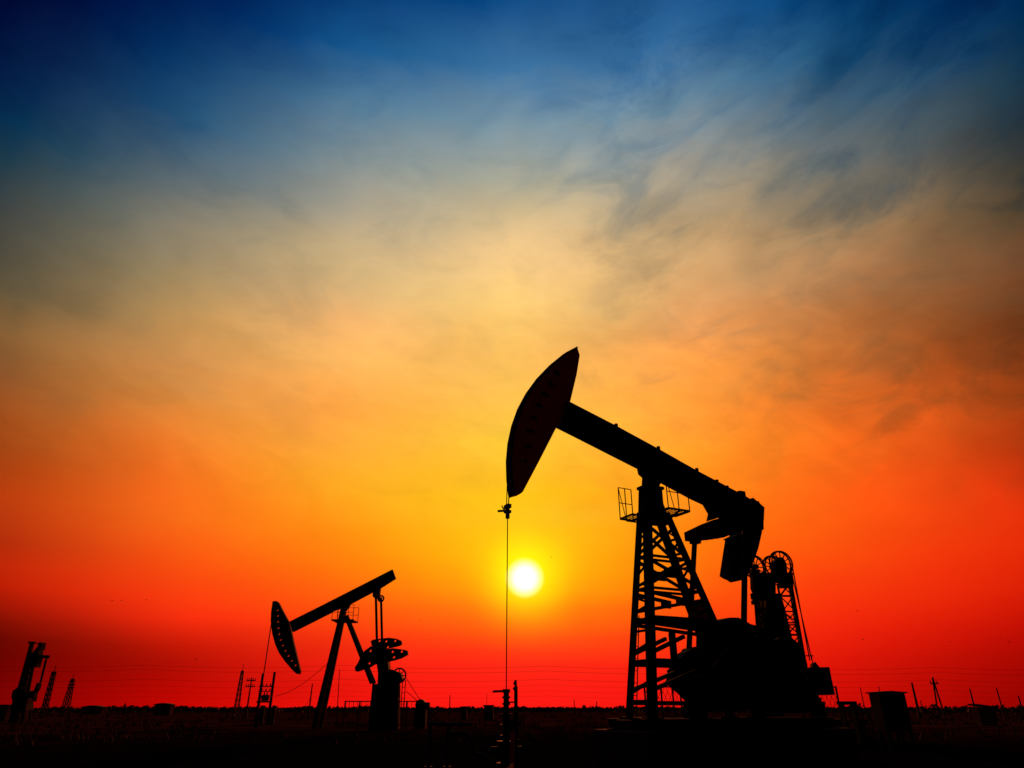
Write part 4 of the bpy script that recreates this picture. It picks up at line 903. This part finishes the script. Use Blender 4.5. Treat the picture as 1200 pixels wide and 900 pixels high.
m = MB(); pp = [T3(*p) for p in [(950, 783), (950.5, 778), (953, 776), (955, 779), (958.5, 783)]]; m.prism([(p.x, p.z) for p in pp], -.3, .1); m.build('hanger', STEEL, wb)
m = MB()
for k, (x, y, w_, h_) in enumerate(((909, 823, 20, 14), (926, 820, 26, 20), (944, 820, 20, 14), (952, 825, 14, 10), (918, 806, 16, 14))):
    c_ = T3(x, y, -.6 + .2 * k); c_.z = max(.3, c_.z); m.box(c_, (w_ * .052, .7, h_ * .06))
m.tube([T3(930, 822, -.9), T3(930, 822, .6)], .55, 18)
m.build('drive_unit', STEEL, TU, bevel=.02)
m = MB(); m.box((.4, 0, .35), (4.6, 2.2, .75)); m.build('skid_frame', STEEL, TU)

# ================================================================== MESH FENCE behind the pumpjack
YF = 27.0
fx = [ground(x, YF).x for x in (757, 776.5, 790, 799, 852, 900, 940, 961, 984)]
ft = atY(780, 804.0, YF).z
FN = thing('mesh_fence', 'wire mesh fence with a pipe frame behind the large pumpjack', 'fence', (fx[0], YF, -.03))
for x in fx:
    m = MB(); m.tube([(x - fx[0], 0, 0), (x - fx[0], 0, ft + .03)], .035, 6); m.build('post', GALV, FN)
for i in range(len(fx) - 1):
    xa, xb = fx[i] - fx[0], fx[i + 1] - fx[0]
    for z in (ft, .12):
        m = MB(); m.tube([(xa, 0, z), (xb, 0, z)], .026, 6); m.build('rail', GALV, FN)
    if i == 2: pass
    m = MB(); z0, z1 = .14, ft - .03; h_ = z1 - z0; sp = .17; k = -int(h_ / sp) - 1
    while xa + k * sp < xb:
        for sg in (1, -1):
            # slanted wires clipped to the panel
            a = xa + k * sp if sg > 0 else xa + k * sp + h_ * .45
            b = a + sg * h_ * .45
            p, q = Vector((a, 0.006 * sg, z0)), Vector((b, 0.006 * sg, z1))
            lo_, hi_ = (p, q) if p.x < q.x else (q, p)
            if hi_.x <= xa or lo_.x >= xb: continue
            d = hi_ - lo_
            if lo_.x < xa: lo_ = lo_ + d * ((xa - lo_.x) / d.x)
            d = hi_ - lo_
            if hi_.x > xb: hi_ = lo_ + d * ((xb - lo_.x) / d.x)
            m.tube([lo_, hi_], .0075, 3, caps=False)
        k += 1
    m.build('mesh_panel', GALV, FN)

# ================================================================== CABINET, BENCH
YC = 22.0
cl, cr_ = atY(1029.5, 812.5, YC), atY(1060.5, 812.5, YC)
CB = thing('electrical_cabinet', 'dark boxy electrical cabinet on legs with an overhanging flat top, right of the pumpjack', 'cabinet', ((cl.x + cr_.x) / 2, YC, -.04), R(2))
w_ = cr_.x - cl.x; zt = cl.z + .04; zb = atY(1040, 857.5, YC).z + .04
m = MB(); m.box((0, .3, (zt + zb) / 2), (w_, .6, zt - zb)); cbo = m.build('body', CABINET, CB, bevel=.01)
m = MB(); m.box((0, .30, zt + .022), (w_ + .10, .72, .04)); m.prism([(-w_ / 2, zt + .042), (w_ / 2, zt + .042), (0, zt + .07)], 0, .6); m.build('roof', CABINET, CB)
for s2 in (-1, 1):
    m = MB(); m.box((s2 * w_ / 4, -.012, (zt + zb) / 2), (w_ / 2 - .03, .02, zt - zb - .08)); do = m.build('door', CABINET, CB, bevel=.004)
    m = MB(); m.tube([(s2 * .06, -.05, (zt + zb) / 2 - .09), (s2 * .06, -.05, (zt + zb) / 2 + .09)], .012, 6); m.build('handle', STEEL, do)
for i in (-1, 1):
    for y_ in (.05, .54):
        m = MB(); m.bar((i * (w_ / 2 - .06), y_, 0), (i * (w_ / 2 - .06), y_, zb), .07); m.build('leg', STEEL, CB)
m = MB(); m.tube([(-.2, .3, zb), (-.2, .3, 0)], .04, 6); m.tube([(.05, .3, zb), (.08, .3, 0)], .03, 6); m.build('conduit', STEEL, CB)
m = MB(); m.tube([(-w_ / 2 + .2, .3, zt + .05), (-w_ / 2 + .2, .3, zt + .2)], .012, 5); m.build('aerial', STEEL, CB)
YB = 30.0
a, b = atY(983, 822, YB), atY(1000.5, 822, YB)
BN = thing('low_table', 'low flat topped steel stand just right of the mesh fence', 'stand', ((a.x + b.x) / 2, YB, -.03))
w_ = b.x - a.x
m = MB(); m.box((0, 0, a.z - .03), (w_, .5, .13)); m.build('top', STEEL, BN)
for s2 in (-1, 1):
    m = MB(); m.box((s2 * (w_ / 2 - .08), 0, (a.z - .09) / 2), (.06, .4, a.z - .09)); m.build('leg', STEEL, BN)

# ================================================================== FAR LEFT PUMPING UNIT
Y4 = 70.0
LO = ground(22, Y4)
LR = thing('lattice_mast_unit', 'tall dark mast unit with a lattice and a hanging arm at the far left edge', 'pumping unit', (LO.x, Y4, 0), 0)
def G9(a, b): return (a / 9.0, 740 + b / 9.0)
def L4p(a, b, dy=0.0): p = atY(*G9(a, b), Y4 + dy); return Vector((p.x - LO.x, dy, p.z))
def drop(p, q):
    d = q - p; return p + d * (p.z / (p.z - q.z))
m = MB(); a, b = L4p(340, 118, -.4), L4p(180, 740, -.4); bt_ = drop(a, b)
vs = []
for p, w_ in ((a, .14), (bt_, .21)): vs += [p + Vector((i * w_, j * w_, 0)) for i, j in ((-1, -1), (1, -1), (1, 1), (-1, 1))]
m.add(vs, [(0, 1, 2, 3), (4, 7, 6, 5), (0, 4, 5, 1), (1, 5, 6, 2), (2, 6, 7, 3), (3, 7, 4, 0)]); m.box(a, (.5, .5, .16)); m.build('mast', STEEL, LR)
mt = [(L4p(315, 330, -.5), L4p(225, 720, -.5)), (L4p(355, 360, -.5), L4p(290, 680, -.5)), (L4p(320, 330, .6), L4p(240, 720, .6)), (L4p(345, 360, .6), L4p(275, 700, .6))]
mt = [(p, drop(p, q)) for p, q in mt]
for p, q in mt: x = MB(); x.bar(p, q, .15); x.build('leg', STEEL, LR)
x = MB()
for i, j in ((0, 1), (2, 3), (0, 2), (1, 3)):
    for k in range(9):
        t0, t1 = k / 9, (k + 1) / 9; x.bar(mt[i][0].lerp(mt[i][1], t0), mt[j][0].lerp(mt[j][1], t1), .08); x.bar(mt[i][0].lerp(mt[i][1], t1), mt[j][0].lerp(mt[j][1], t1), .08)
x.build('lattice', STEEL, LR)
x = MB(); x.bar(L4p(322, 275, -.2), L4p(445, 135, -.2), .20, .3); x.bar(L4p(345, 300, .3), L4p(445, 165, .3), .15, .2); x.build('beam', STEEL, LR)
x = MB(); pp = [L4p(*p) for p in [(415, 135), (435, 118), (465, 118), (450, 195), (435, 190), (425, 265), (430, 285), (410, 345), (405, 380), (360, 378), (330, 340), (335, 300), (380, 230), (410, 220), (432, 165)]]
x.prism([(p.x, p.z) for p in pp], -.35, .35); x.build('head_block', STEEL, LR)
x = MB(); x.bar(L4p(420, 265), L4p(515, 268), .26, .28); x.build('cross_arm', STEEL, LR)
x = MB(); x.tube([L4p(493, 285), L4p(430, 540)], .07, 6); x.tube([L4p(478, 300, .4), L4p(420, 540, .4)], .05, 6); x.build('hanging_rod', STEEL, LR)
x = MB(); pp = [L4p(*p) for p in [(405, 540), (425, 545), (410, 605), (385, 640), (375, 700), (365, 740), (355, 690), (320, 700), (310, 650), (345, 635), (375, 620), (390, 580)]]
x.prism([(p.x, p.z) for p in pp], -.25, .25); x.build('crank', STEEL, LR)
x = MB(); pp = [L4p(*p) for p in [(175, 630), (230, 590), (300, 625), (312, 700), (308, 760), (308, 830), (150, 830), (175, 740), (165, 690)]]
x.prism([(p.x, max(0, p.z)) for p in pp], -.6, .6); x.build('drive_housing', STEEL, LR)
x = MB(); x.tube([L4p(330, 700, .4), drop(L4p(330, 700, .4), L4p(325, 790, .4))], .10, 6); x.build('post', STEEL, LR)

# ================================================================== BUILDINGS ALONG THE HORIZON
def house(name, label, cat, x0, x1, ytop, Y, depth, roof, wallm=BRICK, over=.25, group=None, door=True, windows=2):
    a, b = ground(x0, Y), ground(x1, Y); w = b.x - a.x
    ht_ = atY((x0 + x1) / 2, ytop, Y).z
    t = thing(name, label, cat, ((a.x + b.x) / 2, Y, -.1), 0, group)
    rh = roof * ht_; wh = ht_ - rh + .1
    m = MB(); m.box((0, depth / 2, wh / 2), (w, depth, wh)); wl = m.build('wall', wallm, t)
    m = MB()
    if roof > .1:
        m.prism([(-w / 2 - over, wh), (w / 2 + over, wh), (w / 2 + over, wh + .08), (w * .12, wh + rh), (-w * .12, wh + rh), (-w / 2 - over, wh + .08)], -over, depth + over)
    else: m.box((0, depth / 2, wh + rh / 2), (w + 2 * over, depth + 2 * over, rh + .06))
    m.build('roof', ROOF, t)
    if door:
        m = MB(); m.box((w * .12, -.02, min(wh * .4, 1.0)), (min(.9, w * .3), .04, min(wh * .8, 2.0))); m.build('door', WOOD, t)
    for k in range(windows):
        m = MB(); m.box((w * (-.34 + .5 * k), -.015, wh * .6), (min(.9, w * .16), .03, wh * .25)); m.build('window', GALV, t)
    return t

house('field_hut', 'small square hut with overhanging low roof on the left horizon', 'hut', 180.5, 199.5, 823.8, 150, 1.6, .16, over=.3)
house('low_house', 'long low flat building on the left horizon beside a lone conifer', 'house', 95, 120, 826.6, 190, 2, .25, windows=2)
house('shed', 'dark low shed at the left edge behind the mast unit', 'shed', -16, 9, 826.0, 80, 4, .06, over=.1)
house('well_hut', 'squat square hut on the horizon just left of the wellhead, larger of the two', 'hut', 567, 578, 826.4, 95, 1.6, .05, over=.1, wallm=CABINET, windows=0)
house('well_hut', 'tiny square hut on the horizon between the smaller pumpjack and the wellhead', 'hut', 540.5, 547, 828.0, 95, 1.0, .04, over=.06, wallm=CABINET, windows=0)
sh_ = house('lean_to_shed', 'low shed with a roof sloping down to the right on the right horizon', 'shed', 1146, 1165, 826.6, 60, 1.0, .02, over=.05, windows=0, door=False)
for c in list(sh_.children):
    if c.name.startswith('roof'):
        bpy.data.objects.remove(c)
w_ = ground(1165, 60).x - ground(1146, 60).x; hz = atY(1150, 826.6, 60).z + .1
m = MB(); m.prism([(-w_ / 2 - .1, hz), (-w_ / 2 - .1, hz + .12), (w_ / 2 + .3, hz - .10), (w_ / 2 + .3, hz - .22)], -.1, 1.1); m.build('roof', ROOF, sh_)
for c in sh_.children:
    if c.name.startswith('wall'):
        for v in c.data.vertices:
            if v.co.z > 1: v.co.z -= .08 + .22 * (v.co.x / w_ + .5)
# tanks and stacks on the right of the wellhead
def tank(label, x, w_px, ytop, Y, stack):
    a = ground(x, Y); r = w_px / 2 / 800 / ray(600, 830).y * Y; h_ = atY(x, ytop, Y).z
    t = thing('storage_tank', label, 'tank', (a.x, Y, -.2), 0, 'tanks on the far horizon')
    m = MB(); m.tube([(0, 0, 0), (0, 0, h_ * .8), (0, 0, h_ * .8 + .01)], r, 14); m.build('shell', STEEL, t)
    m = MB(); m.tube([(0, 0, h_ * .81), (0, 0, h_ + .2)], r * .98, 14, r2=r * .35); m.build('dome', STEEL, t)
    if stack: m = MB(); m.tube([(r * .2, 0, h_ * .7), (r * .2, 0, stack)], .2, 6); m.build('vent_pipe', STEEL, t)
tank('larger far tank with a domed top right of the wellhead', 684.5, 5, 826.0, 330, None)
tank('far conical tank with a thin vent pipe halfway to the big pumpjack', 699, 4.5, 827.0, 330, atY(699, 821.5, 330).z)
tank('narrow upright tank just left of the big pumpjack legs', 727.5, 2.2, 826.3, 330, None)
tank('low humped tank on the horizon nearest right of the wellhead', 654, 6, 829.0, 330, None)

# ================================================================== POLES
def pole(label, xb, xt, yt, Y, r, arms=0, name='utility_pole', cat='utility pole', arm_w=1.6):
    base = ground(xb, Y); tp = atY(xt, yt, Y); tp = Vector((base.x + (tp.x - base.x) * .35, Y, tp.z))
    t = thing(name, label, cat, (base.x, Y, -.1), 0, 'poles across the oil field')
    m = MB(); m.tube([(0, 0, 0), (tp.x - base.x, 0, tp.z)], r * .8, 7, r2=r * .5); m.build('shaft', WOOD, t)
    for k in range(arms):
        z = tp.z - .35 - k * .7; dx = (tp.x - base.x) * z / tp.z
        m = MB(); m.box((dx, -.12, z), (arm_w, .12, .12)); ar = m.build('crossarm', WOOD, t)
        for q in (-.45, -.2, .2, .45):
            m = MB(); m.tube([(dx + arm_w * q, -.12, z + .06), (dx + arm_w * q, -.12, z + .26)], .05, 6); m.build('insulator', GALV, ar)
    return t, Vector((tp.x, Y, tp.z))
POLE_TOPS = {}
plain = [('thin pole on the horizon between the smaller pumpjack and the two huts', 527, 527.2, 814, 160, .16, 0),
 ('hair thin mast rising above the squat hut left of the wellhead', 570.5, 570.3, 812.5, 160, .07, 0),
 ('faint thin pole right of the wellhead before the tanks', 673, 672.7, 819, 210, .2, 0),
 ('dark plain pole just left of the smaller pumpjack legs', 362.5, 367, 800, 95, .14, 0),
 ('straight thin pole seen through the smaller pumpjack below its beam', 396.2, 393, 783, 75, .06, 0),
 ('leaning thin pole between the low stand and the cabinet', 1013.5, 1006.5, 804.5, 85, .09, 0),
 ('short faint pole close to the left side of the cabinet', 1022, 1018.5, 818, 120, .07, 0),
 ('thick blurred pole just right of the cabinet', 1075.5, 1068, 799, 110, .26, 0),
 ('very short faint pole right beside the thick one', 1081, 1078, 820, 150, .16, 0),
 ('pole rising behind the left end of the sloping shed', 1142, 1137, 806, 90, .16, 0),
 ('slim pole rising behind the right end of the sloping shed', 1174.5, 1167, 805, 80, .12, 0),
 ('short pole at the far right edge', 1197.5, 1193, 814, 90, .15, 0),
 ('faint short pole on the horizon between the tanks and the big pumpjack', 706, 705.6, 827, 210, .12, 0),
 ('faint stub of a pole on the horizon between the two upright tanks', 722.6, 722.2, 826, 210, .12, 0),
 ('faint pole between the domed tank and the conical tank', 691.6, 691.3, 826, 210, .12, 0)]
for (lb, xb, xt, yt, Y, r, ar) in plain:
    POLE_TOPS[lb] = pole(lb, xb, xt, yt, Y, r, ar)[1]
ins = pole('pole with two crossarms of insulators left of the transformer frame', 289.8, 295, 793, 95, .15, 2, arm_w=1.15)[1]
# A frame pole on the right
Ya = 95.0
AF = thing('twin_leg_pole', 'two legged pole meeting at the top on the right horizon', 'utility pole', (ground(1100, Ya).x, Ya, -.1), 0, 'poles across the oil field')
bx_ = ground(1100, Ya).x
tp = atY(1092.5, 792.5, Ya)
for xb in (1097.2, 1105.2):
    m = MB(); m.tube([(ground(xb, Ya).x - bx_, 0, 0), (tp.x - bx_, 0, tp.z)], .11, 7, r2=.10); m.build('leg', WOOD, AF)
m = MB(); m.box((tp.x - bx_ + .05, 0, tp.z - .75), (1.0, .14, .14)); ao = m.build('crossarm', WOOD, AF)
for q in (-.42, .42):
    m = MB(); m.tube([(tp.x - bx_ + q, 0, tp.z - .68), (tp.x - bx_ + q, 0, tp.z - .45)], .06, 6); m.build('insulator', GALV, ao)

# lattice pylons
def pylon(label, xl, xr, xt, yt, Y, arms, w=.10, tp_=.28):
    a, b = ground(xl, Y), ground(xr, Y); c = (a + b) / 2; tp = atY(xt, yt, Y); H = tp.z; hw = (b.x - a.x) / 2; lean = 0.0
    t = thing('lattice_pylon', label, 'pylon', (c.x, Y, -.1), 0, 'lattice pylons on the horizon')
    P_ = [(Vector((i * hw, j * hw, 0)), Vector((i * hw * tp_, j * hw * tp_, H * .96))) for i, j in ((-1, -1), (1, -1), (1, 1), (-1, 1))]
    for p, q in P_: m = MB(); m.bar(p, q, w); m.build('leg', GALV, t)
    m = MB()
    for k in range(4):
        p, q = P_[k], P_[(k + 1) % 4]
        for s in range(9):
            t0, t1 = s / 9, (s + 1) / 9; m.bar(p[0].lerp(p[1], t0), q[0].lerp(q[1], t1), w * .6); m.bar(q[0].lerp(q[1], t0), p[0].lerp(p[1], t1), w * .6); m.bar(p[0].lerp(p[1], t1), q[0].lerp(q[1], t1), w * .5)
    m.build('lattice', GALV, t)
    m = MB(); m.box((0, 0, H * .94), (hw * .9, hw * .9, H * .05)); m.tube([(0, 0, H * .94), (0, 0, H + .6)], w * .5, 5); m.build('cap', GALV, t)
    for k in range(arms):
        m = MB(); m.bar((-hw * 1.1, 0, H * (.90 - .08 * k)), (hw * 1.1, 0, H * (.90 - .08 * k)), w * 1.2); m.build('crossarm', GALV, t)
    return t, c, H
pylon('lattice pylon left of the insulator pole and the smaller pumpjack', 274.6, 280.0, 285, 783, 100, 0, .07, .42)
pylon('lattice pylon nearest the mast unit on the far left, with a thick dark top', 49.8, 54.6, 66, 784, 110, 0, .11, .62)
pylon('faint lattice pylon with three short crossarms, right of the darker one on the far left', 73, 80.5, 84, 793, 130, 3, .10, .34)

# H frame with transformer
Yh = 66.0
hl, hr = ground(302.3, Yh), ground(316.2, Yh)
HF = thing('transformer_frame', 'two pole frame carrying a round transformer left of the smaller pumpjack', 'pole frame', ((hl.x + hr.x) / 2, Yh, -.1), 0)
def H8(a, b, dy=0.0): p = atY(260 + a / 8.571, 760 + b / 8.571, Yh + dy); return Vector((p.x - (hl.x + hr.x) / 2, dy, p.z + .1))
lx, rx = hl.x - (hl.x + hr.x) / 2, hr.x - (hl.x + hr.x) / 2
zl, zr = H8(408, 250).z, H8(530, 235).z
m = MB(); m.tube([(lx, 0, 0), (lx * .98, 0, zl)], .15, 8, r2=.11); m.build('pole', WOOD, HF)
m = MB(); m.tube([(rx, 0, 0), (rx * .98, 0, zr)], .14, 8, r2=.11); m.build('pole', WOOD, HF)
for b_, w_ in ((380, .09), (430, .07), (535, .14)):
    z = H8(450, b_).z; m = MB(); m.bar((lx - .15, -.14, z), (rx + .15, -.14, z), w_); cr2 = m.build('crossbar', WOOD, HF)
    if b_ < 500:
        for k in range(3):
            m = MB(); x_ = lx + (rx - lx) * (k + .5) / 3; m.tube([(x_, -.14, z), (x_, -.14, z + .22)], .05, 6); m.build('insulator', GALV, cr2)
c_ = H8(437, 495); zc = H8(450, 535).z
m = MB(); m.tube([(0, -.05, zc + .08), (0, -.05, zc + .12), (0, -.05, zc + .46), (0, -.05, zc + .56)], .30, 14)
for k in range(8):
    t = k * math.pi / 4; m.bar((.3 * math.cos(t), -.05 + .3 * math.sin(t), zc + .12), (.36 * math.cos(t), -.05 + .36 * math.sin(t), zc + .5), .04)
tr_ = m.build('transformer', STEEL, HF)
for q in (-.12, .12): m = MB(); m.tube([(q, -.05, zc + .56), (q, -.05, zc + .78)], .05, 6); m.build('bushing', GALV, tr_)
for xx_, w_, h_, lb in ((415, .55, .9, 'switch_box'), (530, .4, .85, 'switch_box')):
    p = H8(xx_, 572); m = MB(); m.box((p.x, .0, p.z / 2), (w_ * .7, .35, p.z)); bo = m.build(lb, CABINET, HF, bevel=.02)

# ================================================================== CABLES
def sag(a, b, s, n=24):
    return [a.lerp(b, i / n) - Vector((0, 0, 4 * s * (i / n) * (1 - i / n))) for i in range(n + 1)]
def line_thing(label, pts, r, group='power lines strung low across the horizon'):
    m = MB(); m.tube(pts, r, 4); o = m.build('power_cable', WIRE); tag(o, label, 'power cable', group); return o
lines = [(779.5, 783.5, 'topmost'), (784.5, 789.5, 'second from the top'), (796.5, 797.5, 'third from the top'), (804, 803.5, 'third from the bottom'), (811, 810, 'second from the bottom'), (817, 816, 'bottom')]
for k, (ya, yb, nm) in enumerate(lines):
    Y = 105 + 3 * (k % 3) + (8 if k > 2 else 0)
    xs = [-60, 170, 400, 640, 870, 1100, 1290]
    pts = []
    for i in range(len(xs) - 1):
        y0 = ya + (yb - ya) * (xs[i] + 60) / 1350 ; y1 = ya + (yb - ya) * (xs[i + 1] + 60) / 1350
        p = atY(xs[i], y0 - 1, Y); q = atY(xs[i + 1], y1 - 1, Y)
        seg = sag(p, q, .35); pts += seg if i == 0 else seg[1:]
    line_thing('%s faint power cable crossing the whole red sky above the horizon' % nm, pts, .012 if k in (0, 1, 2) else .008)
p = atY(385, 776, 52); q = atY(322, 816, Yh); o = MB(); o.tube(sag(p, q, .4), .022, 4); o = o.build('service_cable', WIRE); tag(o, 'slack cable sloping from the smaller pumpjack leg down to the transformer frame', 'cable')
p = POLE_TOPS['dark plain pole just left of the smaller pumpjack legs']; p = p.lerp(Vector((p.x, p.y, 0)), .4)
o = MB(); o.tube([p, ground(350, p.y)], .02, 4); o = o.build('guy_wire', WIRE); tag(o, 'short guy wire slanting left from the plain pole beside the smaller pumpjack', 'guy wire')

# ================================================================== TREES AND BUSHES
def bush(name, label, cat, x, Y, w_, h_, seed, conical=False, group=None):
    rr = random.Random(seed); b0 = ground(x, Y); t = thing(name, label, cat, (b0.x, Y, -.1), 0, group)
    m = MB(); m.tube([(0, 0, 0), (.05, 0, h_ * .5)], .08, 6, r2=.04)
    for k in range(4): a = k * 1.6; m.tube([(0, 0, h_ * .2), (math.cos(a) * w_ * .3, math.sin(a) * w_ * .3, h_ * .6)], .04, 5, r2=.02)
    m.build('trunk', WOOD, t)
    m = MB()
    for k in range(420):
        z = rr.random() ** (1.3 if conical else .8); rad = (1 - z) ** .8 if conical else (1 - (2 * z - .8) ** 2 * .6) ; rad = max(.06, rad) * w_ / 2 * math.sqrt(rr.random())
        a = rr.uniform(0, 6.28); c = Vector((rad * math.cos(a), rad * math.sin(a), h_ * (z + rr.uniform(-.06, .06)))); c.z = max(.05, c.z)
        n_ = Vector((rr.uniform(-1, 1), rr.uniform(-1, 1), rr.uniform(-1, 1))).normalized(); s_ = h_ * rr.uniform(.03, .075)
        u_ = n_.orthogonal() * s_; v_ = n_.cross(u_).normalized() * s_ * .5; m.add([c - u_, c - v_, c + u_, c + v_], [(0, 1, 2, 3)])
    m.build('crown', LEAF, t); return t
def hpx(y, Y): return atY(600, y, Y).z + .1
bush('conifer', 'small pointed conifer on the left horizon right of the low house', 'tree', 145.5, 170, 2.4, hpx(824.5, 170), 1, True)
bush('shrub', 'ragged shrub on the horizon between the conifer and the low house', 'shrub', 130, 170, 5.5, hpx(827.2, 170), 2, group='shrubs on the horizon')
bush('shrub', 'rounded shrub at the foot of the two legged pole', 'shrub', 1095, 80, 2.2, hpx(826, 80), 3, group='shrubs on the horizon')
bush('shrub', 'broad low shrub between the low stand and the cabinet', 'shrub', 1006, 34, 1.5, hpx(826.8, 34), 4, group='shrubs on the horizon')
bush('shrub', 'shrub at the right edge of the picture below the last pole', 'shrub', 1196, 85, 2.6, hpx(827, 85), 5, group='shrubs on the horizon')
bush('shrub', 'small round shrub on the horizon just right of the distant motor', 'shrub', 503, 70, 1.6, hpx(828.6, 70), 6, group='shrubs on the horizon')
bush('shrub', 'low shrub on the horizon left of the lone conifer hut', 'shrub', 165, 170, 3.0, hpx(828.4, 170), 7, group='shrubs on the horizon')

# ================================================================== BIRDS
bm0 = MB()
bm0.tube([(0, -.16, 0), (0, -.09, .01), (0, .02, .015), (0, .13, .01), (0, .19, .02)], .045, 8, r2=.02)
bird_body = bm0.build('bird', FEATHER)
wm = MB()
for s2 in (-1, 1):
    wm.add([(s2 * .03, .06, .02), (s2 * .03, -.05, .02), (s2 * .2, -.06, .08), (s2 * .2, .05, .09), (s2 * .42, -.04, .03)], [(0, 1, 2, 3), (3, 2, 4)])
wings = wm.build('wings', FEATHER, bird_body)
BIRDS = [(131.5, 704, 'leftmost of three dark specks of birds in a row on the left'), (142.3, 703.6, 'middle one of three dark specks of birds in a row on the left'), (171.3, 703, 'rightmost of three dark specks of birds in a row on the left'),
 (156.5, 767.5, 'bird speck low on the left above the field hut'), (167, 780.5, 'lowest bird speck on the left, by the power cables'), (230, 773, 'lone bird speck between the field hut and the lattice pylon'),
 (645.6, 653, 'bird speck just upper right of the sun'), (645.8, 687, 'bird speck just lower right of the sun'), (575, 689, 'bird speck left of the sun'),
 (492, 727.5, 'bird speck above and right of the smaller pumpjack'), (1004.5, 716, 'bird speck right of the tower with wheels'), (1011.5, 749.5, 'bird speck above the cabinet'),
 (1081, 762.5, 'lowest of the bird specks above the right hand poles'), (1114, 752, 'bird speck above the two legged pole'), (1172.3, 746.5, 'highest bird speck at the right edge'), (1183, 752.3, 'bird speck nearest the right edge')]
for i, (x, y, lb) in enumerate(BIRDS):
    o = bird_body if i == 0 else copy_tree(bird_body)
    o.location = atY(x, y, 95 + 9 * (i % 5)); o.rotation_euler = (R(6 * (i % 3)), R(10 * (i % 4) - 15), R(75 + 37 * i))
    o.scale = (.7, .7, .7)
    tag(o, lb, 'bird', 'birds far off in the sky')
